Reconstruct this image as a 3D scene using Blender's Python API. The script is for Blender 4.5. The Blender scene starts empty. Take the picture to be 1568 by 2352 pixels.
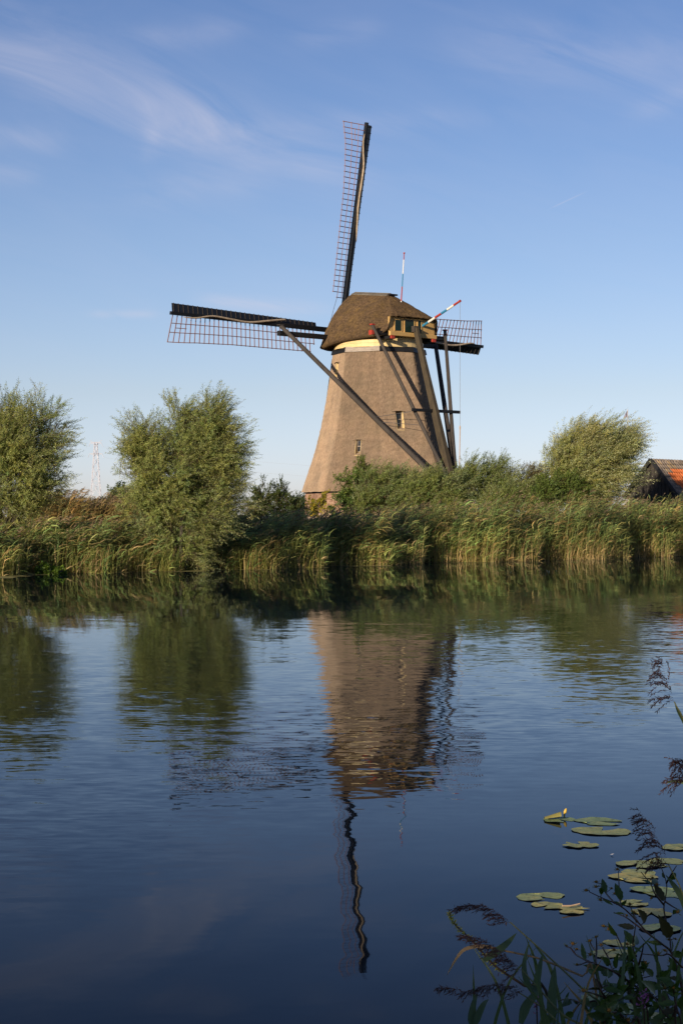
import bpy, bmesh, math, random
import numpy as np
from mathutils import Vector, Matrix

scene = bpy.context.scene
COL = scene.collection
RAD = math.radians
F = 4206.0            # focal length in plan pixels (plan is 1568 x 2352)
HOR = 1189.0          # row of the horizon in the plan
CAMZ = 2.0

# ------------------------------------------------------------------ camera
cam_d = bpy.data.cameras.new('camera')
cam = bpy.data.objects.new('camera', cam_d)
COL.objects.link(cam)
cam.location = (0, 0, CAMZ)
cam.rotation_euler = (RAD(90), 0, 0)
cam_d.sensor_fit = 'HORIZONTAL'
cam_d.sensor_width = 36
cam_d.lens = 36 * F / 1568
cam_d.shift_y = (HOR - 1176) / 1568
cam_d.clip_start = 0.1
cam_d.clip_end = 30000
scene.camera = cam

# ------------------------------------------------------------------ sun, sky, exposure
SUN_AZ = 29.5         # degrees to the left of straight behind the camera
SUN_EL = 14.0
sa, se = RAD(SUN_AZ), RAD(SUN_EL)
to_sun = Vector((-math.sin(sa) * math.cos(se), -math.cos(sa) * math.cos(se), math.sin(se)))
sun_d = bpy.data.lights.new('sun', 'SUN')
sun_d.energy = 5.0
sun_d.angle = RAD(0.53)
sun_d.color = (1.0, 0.84, 0.64)
sun = bpy.data.objects.new('sun', sun_d)
sun.rotation_euler = to_sun.to_track_quat('Z', 'Y').to_euler()
COL.objects.link(sun)

world = bpy.data.worlds.new('World')
scene.world = world
world.use_nodes = True
wn, wl = world.node_tree.nodes, world.node_tree.links
wn.clear()


def wnode(t, **kw):
    n = wn.new(t)
    for k, v in kw.items():
        setattr(n, k, v)
    return n


def wmath(op, a, b=None, c=None, clamp=False):
    n = wn.new('ShaderNodeMath')
    n.operation = op
    n.use_clamp = clamp
    for i, v in enumerate((a, b, c)):
        if v is None:
            continue
        if isinstance(v, (int, float)):
            n.inputs[i].default_value = v
        else:
            wl.new(v, n.inputs[i])
    return n.outputs[0]


sky = wnode('ShaderNodeTexSky', sky_type='NISHITA')
sky.sun_disc = False
sky.sun_elevation = se
# Blender: rotation 0 puts the sun at +Y, growing clockwise seen from above
sky.sun_rotation = math.atan2(to_sun.x, to_sun.y)
sky.altitude = 0
sky.air_density = 1.0
sky.dust_density = 0.3
sky.ozone_density = 3.0
tc = wnode('ShaderNodeTexCoord')
sep = wnode('ShaderNodeSeparateXYZ')
wl.new(tc.outputs['Generated'], sep.inputs[0])
X, Y, Z = sep.outputs
# elevation tint: deeper blue upward (goes on smoothly to the zenith)
ramp = wnode('ShaderNodeValToRGB')
SKY_STOPS = [(0.0, (0.93, 0.95, 1.40)), (0.026, (0.942, 0.945, 1.376)), (0.0685, (0.94, 0.845, 1.03)), (0.15, (0.87, 0.793, 0.935)), (0.27, (0.685, 0.68, 0.86)), (1.0, (0.50, 0.48, 0.60))]
for p_, c_ in SKY_STOPS[1:-1]:
    ramp.color_ramp.elements.new(p_)
for el_, (p_, c_) in zip(ramp.color_ramp.elements, SKY_STOPS):
    el_.position = p_
for el_, (p_, c_) in zip(ramp.color_ramp.elements, SKY_STOPS):
    el_.color = (*c_, 1)
wl.new(wmath('MAXIMUM', Z, 0.0), ramp.inputs[0])
mul = wnode('ShaderNodeMix', data_type='RGBA', blend_type='MULTIPLY')
mul.inputs[0].default_value = 1.0
wl.new(sky.outputs[0], mul.inputs[6])
wl.new(ramp.outputs[0], mul.inputs[7])
# thin cirrus: wind-drawn noise on a flat layer, thicker in a few bands
ysafe = wmath('MAXIMUM', Y, 0.05)
A = wmath('DIVIDE', X, ysafe)
E = wmath('DIVIDE', Z, ysafe)
comb = wnode('ShaderNodeCombineXYZ')
wl.new(wmath('ADD', wmath('MULTIPLY', A, 7.0), wmath('MULTIPLY', E, -5.0)), comb.inputs[0])
wl.new(wmath('ADD', wmath('MULTIPLY', E, 34.0), wmath('MULTIPLY', A, 12.0)), comb.inputs[1])
nz = wnode('ShaderNodeTexNoise')
nz.inputs['Scale'].default_value = 1.0
nz.inputs['Detail'].default_value = 7
nz.inputs['Roughness'].default_value = 0.58
nz.inputs['Distortion'].default_value = 0.9
wl.new(comb.outputs[0], nz.inputs['Vector'])


def streak(ax, ay, bx, by, wid, amp):
    """soft band between two sky directions (plan pixels), as a 0..amp value"""
    ax, bx = (ax - 784) / F, (bx - 784) / F
    ay, by = (HOR - ay) / F, (HOR - by) / F
    wid = wid / F
    L = math.hypot(bx - ax, by - ay)
    ux, uy = (bx - ax) / L, (by - ay) / L
    dx = wmath('SUBTRACT', A, ax)
    dy = wmath('SUBTRACT', E, ay)
    along = wmath('ADD', wmath('MULTIPLY', dx, ux), wmath('MULTIPLY', dy, uy))
    across = wmath('ADD', wmath('MULTIPLY', dx, -uy), wmath('MULTIPLY', dy, ux))
    mid = wmath('DIVIDE', wmath('SUBTRACT', along, L / 2), L / 2 + wid)
    a2 = wmath('POWER', wmath('ABSOLUTE', mid), 4.0)
    c2 = wmath('POWER', wmath('ABSOLUTE', wmath('DIVIDE', across, wid)), 2.0)
    g = wmath('POWER', 2.718, wmath('MULTIPLY', wmath('ADD', a2, c2), -1.0))
    return wmath('MULTIPLY', g, amp)


bands = [(-150, 60, 480, 285, 85, 0.85), (380, 250, 800, 380, 60, 0.9), (560, 300, 1120, 270, 28, 0.5),
         (-100, 300, 120, 325, 30, 0.9), (350, 300, 345, 350, 22, 0.6), (1130, 110, 1600, 150, 66, 0.65),
         (1480, 250, 1700, 160, 28, 0.5), (330, 90, 520, 75, 30, 0.45), (220, 720, 340, 722, 9, 1.7),
         (480, 690, 740, 712, 16, 1.6), (340, 440, 560, 430, 40, 0.5), (-60, 395, 60, 400, 28, 0.6),
         (700, 90, 840, 70, 28, 0.4)]
tot = None
for b in bands:
    s_ = streak(*b)
    tot = s_ if tot is None else wmath('ADD', tot, s_)
front = wmath('MULTIPLY', wmath('SUBTRACT', Y, 0.3, clamp=True), 3.0, clamp=True)
wisp = wmath('MULTIPLY', wmath('SUBTRACT', nz.outputs[0], 0.30, clamp=True), 2.3, clamp=True)
tot = wmath('MULTIPLY', wmath('ADD', tot, 0.15), wisp)
trail = streak(1268, 476, 1338, 443, 1.3, 0.55)
tot = wmath('ADD', tot, trail)
cl = wmath('MULTIPLY', wmath('MULTIPLY', tot, front), 0.40, clamp=True)
cmix = wnode('ShaderNodeMix', data_type='RGBA')
wl.new(cl, cmix.inputs[0])
wl.new(mul.outputs[2], cmix.inputs[6])
cmix.inputs[7].default_value = (5.2, 5.1, 6.0, 1)
bg = wnode('ShaderNodeBackground')
bg.inputs[1].default_value = 0.10
wl.new(cmix.outputs[2], bg.inputs[0])
wo = wnode('ShaderNodeOutputWorld')
wl.new(bg.outputs[0], wo.inputs[0])

vs = scene.view_settings
vs.view_transform = 'Standard'
vs.look = 'None'
vs.gamma = 1
vs.use_curve_mapping = False
vs.exposure = 0.35
scene.cycles.max_bounces = 8
scene.cycles.transparent_max_bounces = 8
scene.cycles.caustics_reflective = False
scene.cycles.caustics_refractive = False

# ------------------------------------------------------------------ helpers
rng = np.random.default_rng(7)
random.seed(7)


def P(dx, dy, Yd):
    """the place that lies Yd metres ahead on the sight line through plan pixel (dx, dy)"""
    return np.array([(dx - 784) / F * Yd, Yd, CAMZ - (dy - HOR) / F * Yd])


def tagk(o, label=None, cat=None, group=None, kind=None):
    if label: o['label'] = label
    if cat: o['category'] = cat
    if group: o['group'] = group
    if kind: o['kind'] = kind
    return o


def empty(name, loc, label=None, cat=None, group=None):
    o = bpy.data.objects.new(name, None)
    o.location = tuple(float(c) for c in loc)
    o.empty_display_size = 0.3
    COL.objects.link(o)
    return tagk(o, label, cat, group)


def root_of(o):
    while o.parent is not None:
        o = o.parent
    return o


def org_of(parent):
    if parent is None:
        return np.zeros(3)
    r = root_of(parent)
    return np.array(r.location) if r.type == 'EMPTY' else np.zeros(3)


def make_mesh(name, verts, faces, mat, smooth=False, col=None):
    me = bpy.data.meshes.new(name)
    verts = np.asarray(verts, dtype=np.float32).reshape(-1, 3)
    if isinstance(faces, np.ndarray) and faces.ndim == 2:
        n, k = faces.shape
        me.vertices.add(len(verts))
        me.vertices.foreach_set('co', verts.ravel())
        me.loops.add(n * k)
        me.loops.foreach_set('vertex_index', faces.astype(np.int32).ravel())
        me.polygons.add(n)
        me.polygons.foreach_set('loop_start', np.arange(0, n * k, k, dtype=np.int32))
        me.update(calc_edges=True)
    else:
        me.from_pydata([tuple(map(float, v)) for v in verts], [], [tuple(int(i) for i in f) for f in faces])
        me.update()
    if smooth:
        me.polygons.foreach_set('use_smooth', [True] * len(me.polygons))
    if col is not None:
        at = me.color_attributes.new('tint', 'FLOAT_COLOR', 'POINT')
        c = np.ones((len(verts), 4), dtype=np.float32)
        c[:, :3] = col
        at.data.foreach_set('color', c.ravel())
    if mat is not None:
        me.materials.append(mat)
    return me


def add(name, verts, faces, mat, parent=None, smooth=False, col=None):
    """link ONE mesh object; verts are world positions, stored relative to the thing's base"""
    v = np.asarray(verts, dtype=np.float64).reshape(-1, 3) - org_of(parent)
    me = make_mesh(name, v, faces, mat, smooth, col)
    o = bpy.data.objects.new(name, me)
    COL.objects.link(o)
    if parent is not None:
        o.parent = parent
    return o


def inst(name, me, M, parent=None):
    """another object on shared mesh data; M is its world matrix"""
    o = bpy.data.objects.new(name, me)
    COL.objects.link(o)
    if parent is not None:
        o.parent = parent
        org = org_of(parent)
        M = Matrix.Translation(Vector(-org)) @ M
    o.matrix_basis = M
    return o


class MB:
    """collects shapes into one mesh"""

    def __init__(self):
        self.v, self.f, self.c, self.n = [], [], [], 0

    def put(self, v, f, c=None):
        v = np.asarray(v, float).reshape(-1, 3)
        self.v.append(v)
        self.f += [tuple(i + self.n for i in q) for q in f]
        if c is not None:
            self.c.append(np.tile(np.array(c, float), (len(v), 1)))
        self.n += len(v)

    def build(self, name, mat, parent=None, smooth=False):
        col = np.vstack(self.c) if self.c and sum(map(len, self.c)) == self.n else None
        return add(name, np.vstack(self.v), self.f, mat, parent, smooth, col)


BOXF = [(0, 3, 2, 1), (4, 5, 6, 7), (0, 1, 5, 4), (1, 2, 6, 5), (2, 3, 7, 6), (3, 0, 4, 7)]


def box8(c, ex, ey, ez):
    """box round centre c with half-axis vectors"""
    c, ex, ey, ez = (np.asarray(a, float) for a in (c, ex, ey, ez))
    return [c - ex - ey - ez, c + ex - ey - ez, c + ex + ey - ez, c - ex + ey - ez,
            c - ex - ey + ez, c + ex - ey + ez, c + ex + ey + ez, c - ex + ey + ez]


def unit(a):
    a = np.asarray(a, float)
    return a / (np.linalg.norm(a) + 1e-12)


def beam(p, q, w0, h0, w1=None, h1=None, up=(0, 0, 1), roll=0.0, chamfer=0.12):
    """chamfered squared timber from p to q (w across, h in the up sense)"""
    w1 = w0 if w1 is None else w1
    h1 = h0 if h1 is None else h1
    p, q = np.asarray(p, float), np.asarray(q, float)
    d = unit(q - p)
    s = unit(np.cross(d, np.asarray(up, float)))
    u = np.cross(s, d)
    if roll:
        s, u = s * math.cos(roll) + u * math.sin(roll), u * math.cos(roll) - s * math.sin(roll)
    V = []
    for (c, w, h) in ((p, w0 / 2, h0 / 2), (q, w1 / 2, h1 / 2)):
        k = chamfer * min(w, h) * 2
        for (a, b) in ((-w + k, -h), (w - k, -h), (w, -h + k), (w, h - k), (w - k, h), (-w + k, h), (-w, h - k), (-w, -h + k)):
            V.append(c + s * a + u * b)
    Fc = [tuple(range(7, -1, -1)), tuple(range(8, 16))]
    for i in range(8):
        j = (i + 1) % 8
        Fc.append((i, j, 8 + j, 8 + i))
    return V, Fc


def tube(pts, r, n=6, cap=True):
    pts = np.asarray(pts, float)
    m = len(pts)
    r = np.full(m, r) if np.isscalar(r) else np.asarray(r, float)
    V, Fc = [], []
    ref = np.array([0.31, 0.2, 0.93])
    for i in range(m):
        d = unit(pts[min(i + 1, m - 1)] - pts[max(i - 1, 0)])
        rr = ref if abs(np.dot(d, unit(ref))) < 0.95 else np.array([1.0, 0, 0])
        s = unit(np.cross(d, rr))
        u = np.cross(s, d)
        for k in range(n):
            a = 2 * math.pi * k / n
            V.append(pts[i] + r[i] * (s * math.cos(a) + u * math.sin(a)))
    for i in range(m - 1):
        for k in range(n):
            k2 = (k + 1) % n
            Fc.append((i * n + k, i * n + k2, (i + 1) * n + k2, (i + 1) * n + k))
    if cap:
        Fc.append(tuple(range(n - 1, -1, -1)))
        Fc.append(tuple(range((m - 1) * n, m * n)))
    return V, Fc


def smooth_path(pts, n=16):
    """Catmull-Rom through pts"""
    pts = np.asarray(pts, float)
    if len(pts) < 3:
        t = np.linspace(0, 1, n)[:, None]
        return pts[0] * (1 - t) + pts[-1] * t
    q = np.vstack([2 * pts[0] - pts[1], pts, 2 * pts[-1] - pts[-2]])
    out = []
    seg = len(pts) - 1
    per = max(2, n // seg)
    for i in range(seg):
        p0, p1, p2, p3 = q[i:i + 4]
        for t in np.linspace(0, 1, per, endpoint=False):
            out.append(0.5 * (2 * p1 + (p2 - p0) * t + (2 * p0 - 5 * p1 + 4 * p2 - p3) * t * t + (3 * p1 - p0 - 3 * p2 + p3) * t ** 3))
    out.append(pts[-1])
    return np.array(out)


# ------------------------------------------------------------------ materials
def mat_new(name):
    m = bpy.data.materials.new(name)
    m.use_nodes = True
    nt = m.node_tree
    nt.nodes.clear()
    out = nt.nodes.new('ShaderNodeOutputMaterial')
    return m, nt, out


def lnk(nt, a, b):
    nt.links.new(a, b)


def noise(nt, vec, scale, detail=4, rough=0.55, dist=0.0):
    n = nt.nodes.new('ShaderNodeTexNoise')
    n.inputs['Scale'].default_value = scale
    n.inputs['Detail'].default_value = detail
    n.inputs['Roughness'].default_value = rough
    n.inputs['Distortion'].default_value = dist
    if vec is not None:
        lnk(nt, vec, n.inputs['Vector'])
    return n


def mapping(nt, scale=(1, 1, 1), rot=(0, 0, 0), coord='Object'):
    t = nt.nodes.new('ShaderNodeTexCoord')
    mp = nt.nodes.new('ShaderNodeMapping')
    mp.inputs['Scale'].default_value = scale
    mp.inputs['Rotation'].default_value = rot
    lnk(nt, t.outputs[coord], mp.inputs['Vector'])
    return mp.outputs[0]


def ramp2(nt, fac, stops):
    r = nt.nodes.new('ShaderNodeValToRGB')
    el = r.color_ramp.elements
    el[0].position, el[0].color = stops[0][0], (*stops[0][1], 1)
    el[1].position, el[1].color = stops[-1][0], (*stops[-1][1], 1)
    for p_, c_ in stops[1:-1]:
        x = el.new(p_)
        x.color = (*c_, 1)
    lnk(nt, fac, r.inputs[0])
    return r.outputs[0]


def mixc(nt, fac, a, b, mode='MIX'):
    n = nt.nodes.new('ShaderNodeMix')
    n.data_type = 'RGBA'
    n.blend_type = mode
    for i, v in ((0, fac), (6, a), (7, b)):
        if isinstance(v, (int, float)):
            n.inputs[i].default_value = v
        elif isinstance(v, tuple):
            n.inputs[i].default_value = (*v, 1)
        else:
            lnk(nt, v, n.inputs[i])
    return n.outputs[2]


def simple(name, c0, c1=None, scale=4.0, rough=0.7, stretch=(1, 1, 1), bump=0.0, bscale=40, spec=0.3, var=0.0):
    """two-tone weathered surface with fine relief"""
    m, nt, out = mat_new(name)
    b = nt.nodes.new('ShaderNodeBsdfPrincipled')
    b.inputs['Roughness'].default_value = rough
    b.inputs['Specular IOR Level'].default_value = spec
    vec = mapping(nt, stretch)
    c1 = c1 or tuple(x * 0.75 for x in c0)
    n = noise(nt, vec, scale, 6, 0.62)
    colr = ramp2(nt, n.outputs[0], [(0.3, c1), (0.68, c0)])
    if var:
        oi = nt.nodes.new('ShaderNodeObjectInfo')
        mr = nt.nodes.new('ShaderNodeMapRange')
        mr.inputs[3].default_value = 1 - var
        mr.inputs[4].default_value = 1 + var
        lnk(nt, oi.outputs['Random'], mr.inputs[0])
        colr = mixc(nt, 1.0, colr, mr.outputs[0], 'MULTIPLY')
    lnk(nt, colr, b.inputs['Base Color'])
    if bump:
        nb = noise(nt, vec, bscale, 3, 0.6)
        bp = nt.nodes.new('ShaderNodeBump')
        bp.inputs['Strength'].default_value = bump
        bp.inputs['Distance'].default_value = 0.02
        lnk(nt, nb.outputs[0], bp.inputs['Height'])
        lnk(nt, bp.outputs[0], b.inputs['Normal'])
    lnk(nt, b.outputs[0], out.inputs[0])
    return m


def thatch_mat(name, c_hi, c_lo, c_moss, moss_amt, band=0.5, streaks_tones=False, bump_d=0.05):
    m, nt, out = mat_new(name)
    b = nt.nodes.new('ShaderNodeBsdfPrincipled')
    b.inputs['Roughness'].default_value = 0.95
    b.inputs['Diffuse Roughness'].default_value = 1.0
    b.inputs['Specular IOR Level'].default_value = 0.08
    v_f = mapping(nt, (1, 1, 0.28))
    v_h = mapping(nt, (0.12, 0.12, 1))
    v_o = mapping(nt)
    grain = noise(nt, v_f, 14, 6, 0.75)
    strand = noise(nt, v_f, 46, 3, 0.7)
    course = noise(nt, v_h, 2.6, 4, 0.6)
    big = noise(nt, v_o, 0.55, 5, 0.6)
    col = ramp2(nt, grain.outputs[0], [(0.28, c_lo), (0.72, c_hi)])
    cs = ramp2(nt, course.outputs[0], [(0.32, (1 - 0.35 * band,) * 3), (0.68, (1 + 0.12 * band,) * 3)])
    col = mixc(nt, 1.0, col, cs, 'MULTIPLY')
    st = ramp2(nt, strand.outputs[0], [(0.3, (0.72, 0.72, 0.72)), (0.7, (1.2, 1.2, 1.2))])
    col = mixc(nt, 0.8, col, st, 'MULTIPLY')
    bg_ = ramp2(nt, big.outputs[0], [(0.3, (0.82, 0.84, 0.86)), (0.7, (1.14, 1.1, 1.06))])
    col = mixc(nt, 1.0, col, bg_, 'MULTIPLY')
    mo = noise(nt, v_o, 1.5, 7, 0.7)
    mf = ramp2(nt, mo.outputs[0], [(0.44, (0, 0, 0)), (0.78, (moss_amt,) * 3)])
    col = mixc(nt, mf, col, c_moss)
    if bump_d > 0.05:
        mid = noise(nt, v_o, 5.5, 5, 0.7)
        col = mixc(nt, 1.0, col, ramp2(nt, mid.outputs[0], [(0.3, (0.55, 0.55, 0.55)), (0.5, (1, 1, 1)), (0.72, (1.55, 1.5, 1.4))]), 'MULTIPLY')
    if streaks_tones:       # rain streaks
        rs = noise(nt, mapping(nt, (1, 1, 0.07)), 2.2, 4, 0.6)
        col = mixc(nt, 1.0, col, ramp2(nt, rs.outputs[0], [(0.30, (0.84, 0.84, 0.85)), (0.5, (1, 1, 1)), (0.75, (1.08, 1.07, 1.05))]), 'MULTIPLY')
    if streaks_tones:       # each face of the body has its own brightness
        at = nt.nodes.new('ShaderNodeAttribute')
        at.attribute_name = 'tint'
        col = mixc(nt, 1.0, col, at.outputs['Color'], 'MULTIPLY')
    lnk(nt, col, b.inputs['Base Color'])
    bp = nt.nodes.new('ShaderNodeBump')
    bp.inputs['Strength'].default_value = 0.75
    bp.inputs['Distance'].default_value = bump_d
    hm = mixc(nt, 0.45, grain.outputs[0], strand.outputs[0])
    lnk(nt, hm, bp.inputs['Height'])
    lnk(nt, bp.outputs[0], b.inputs['Normal'])
    lnk(nt, b.outputs[0], out.inputs[0])
    return m


def leaf_mat(name, c0, c1, back=None, trans=0.3, rough=0.5, attr=True, spec=0.35):
    """leaves: colour differs leaf by leaf; the underside may be paler; light comes through"""
    m, nt, out = mat_new(name)
    g = nt.nodes.new('ShaderNodeNewGeometry')
    col = ramp2(nt, g.outputs['Random Per Island'], [(0.0, c0), (1.0, c1)])
    if back:
        col = mixc(nt, g.outputs['Backfacing'], col, back)
    if attr:
        a = nt.nodes.new('ShaderNodeAttribute')
        a.attribute_name = 'tint'
        col = mixc(nt, 1.0, col, a.outputs['Color'], 'MULTIPLY')
    b = nt.nodes.new('ShaderNodeBsdfPrincipled')
    b.inputs['Roughness'].default_value = rough
    b.inputs['Specular IOR Level'].default_value = spec
    lnk(nt, col, b.inputs['Base Color'])
    t = nt.nodes.new('ShaderNodeBsdfTranslucent')
    tcol = mixc(nt, 1.0, col, (1.05, 1.2, 0.55), 'MULTIPLY')
    lnk(nt, tcol, t.inputs[0])
    mx = nt.nodes.new('ShaderNodeMixShader')
    mx.inputs[0].default_value = trans
    lnk(nt, b.outputs[0], mx.inputs[1])
    lnk(nt, t.outputs[0], mx.inputs[2])
    lnk(nt, mx.outputs[0], out.inputs[0])
    return m


def attr_leaf_mat(name, trans=0.25, rough=0.55):
    """grassy plants: the colour sits in the mesh (green blade, straw stem, brown plume)"""
    m, nt, out = mat_new(name)
    a = nt.nodes.new('ShaderNodeAttribute')
    a.attribute_name = 'tint'
    g = nt.nodes.new('ShaderNodeNewGeometry')
    v = ramp2(nt, g.outputs['Random Per Island'], [(0.0, (0.72, 0.74, 0.7)), (1.0, (1.25, 1.22, 1.2))])
    col = mixc(nt, 1.0, a.outputs['Color'], v, 'MULTIPLY')
    b = nt.nodes.new('ShaderNodeBsdfPrincipled')
    b.inputs['Roughness'].default_value = rough
    b.inputs['Specular IOR Level'].default_value = 0.3
    lnk(nt, col, b.inputs['Base Color'])
    t = nt.nodes.new('ShaderNodeBsdfTranslucent')
    lnk(nt, col, t.inputs[0])
    mx = nt.nodes.new('ShaderNodeMixShader')
    mx.inputs[0].default_value = trans
    lnk(nt, b.outputs[0], mx.inputs[1])
    lnk(nt, t.outputs[0], mx.inputs[2])
    lnk(nt, mx.outputs[0], out.inputs[0])
    return m


M = {}
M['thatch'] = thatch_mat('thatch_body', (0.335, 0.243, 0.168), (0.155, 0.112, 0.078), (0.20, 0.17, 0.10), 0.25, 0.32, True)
M['thatch_cap'] = thatch_mat('thatch_cap', (0.150, 0.100, 0.058), (0.036, 0.024, 0.016), (0.15, 0.095, 0.035), 0.85, 0.3, False, 0.12)
M['black'] = simple('tarred_black', (0.016, 0.016, 0.017), (0.008, 0.008, 0.009), 3, 0.5, (1, 1, 1), 0.2)
M['steel_black'] = simple('black_painted_steel', (0.012, 0.014, 0.018), (0.007, 0.008, 0.011), 2, 0.38, spec=0.4)
M['strut'] = simple('grey_brown_timber', (0.062, 0.050, 0.042), (0.024, 0.021, 0.019), 2.2, 0.75, (1, 1, 0.35), 0.35, 30)
M['tail'] = simple('mossy_tail_timber', (0.075, 0.058, 0.034), (0.035, 0.028, 0.02), 2.2, 0.85, (1, 1, 0.4), 0.4, 30)
M['yellow'] = simple('ochre_paint', (0.56, 0.36, 0.13), (0.46, 0.28, 0.10), 2.5, 0.6, (1, 1, 1), 0.08)
M['cream'] = simple('cream_paint', (0.72, 0.55, 0.28), (0.62, 0.45, 0.20), 2.5, 0.5, (0.4, 0.4, 2), 0.08, var=0.08)
M['pale_plank'] = simple('bare_weathered_plank', (0.42, 0.36, 0.30), (0.20, 0.16, 0.13), 5, 0.8, (0.5, 0.5, 3), 0.2)
M['red'] = simple('red_paint', (0.40, 0.05, 0.03), (0.28, 0.03, 0.02), 4, 0.45)
M['white'] = simple('white_paint', (0.78, 0.74, 0.66), (0.66, 0.62, 0.55), 4, 0.45)
M['blue'] = simple('blue_paint', (0.035, 0.21, 0.36), (0.03, 0.17, 0.30), 4, 0.45)
M['green'] = simple('dark_green_paint', (0.010, 0.028, 0.022), (0.006, 0.018, 0.014), 4, 0.4)
M['lattice'] = simple('red_brown_lattice', (0.30, 0.165, 0.145), (0.20, 0.105, 0.095), 3, 0.6)
M['cloth'] = simple('rolled_sailcloth', (0.46, 0.37, 0.27), (0.24, 0.18, 0.12), 5, 0.9, (1, 1, 1), 0.4, 20)
M['rope'] = simple('pale_rope', (0.50, 0.36, 0.24), (0.36, 0.25, 0.16), 12, 0.9)
M['wire'] = simple('dark_wire', (0.10, 0.10, 0.11), None, 4, 0.5)
M['ridge_lead'] = simple('weathered_ridge_board', (0.20, 0.17, 0.13), (0.09, 0.08, 0.06), 3, 0.7)
M['mortar'] = simple('lime_mortar', (0.40, 0.30, 0.23), (0.30, 0.22, 0.17), 6, 0.9)


def glass_mat():
    m, nt, out = mat_new('window_glass')
    b = nt.nodes.new('ShaderNodeBsdfPrincipled')
    b.inputs['Base Color'].default_value = (0.012, 0.014, 0.018, 1)
    b.inputs['Roughness'].default_value = 0.06
    b.inputs['Specular IOR Level'].default_value = 0.6
    lnk(nt, b.outputs[0], out.inputs[0])
    return m


M['glass'] = glass_mat()


def brick_mat():
    m, nt, out = mat_new('old_red_brick')
    g = nt.nodes.new('ShaderNodeNewGeometry')
    col = ramp2(nt, g.outputs['Random Per Island'], [(0.0, (0.25, 0.135, 0.09)), (0.5, (0.36, 0.215, 0.145)), (1.0, (0.45, 0.30, 0.21))])
    n = noise(nt, mapping(nt), 1.7, 5, 0.7)
    s = ramp2(nt, n.outputs[0], [(0.3, (0.7, 0.7, 0.7)), (0.7, (1.2, 1.15, 1.1))])
    col = mixc(nt, 1.0, col, s, 'MULTIPLY')
    b = nt.nodes.new('ShaderNodeBsdfPrincipled')
    b.inputs['Roughness'].default_value = 0.9
    lnk(nt, col, b.inputs['Base Color'])
    lnk(nt, b.outputs[0], out.inputs[0])
    return m


M['brick'] = brick_mat()


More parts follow.
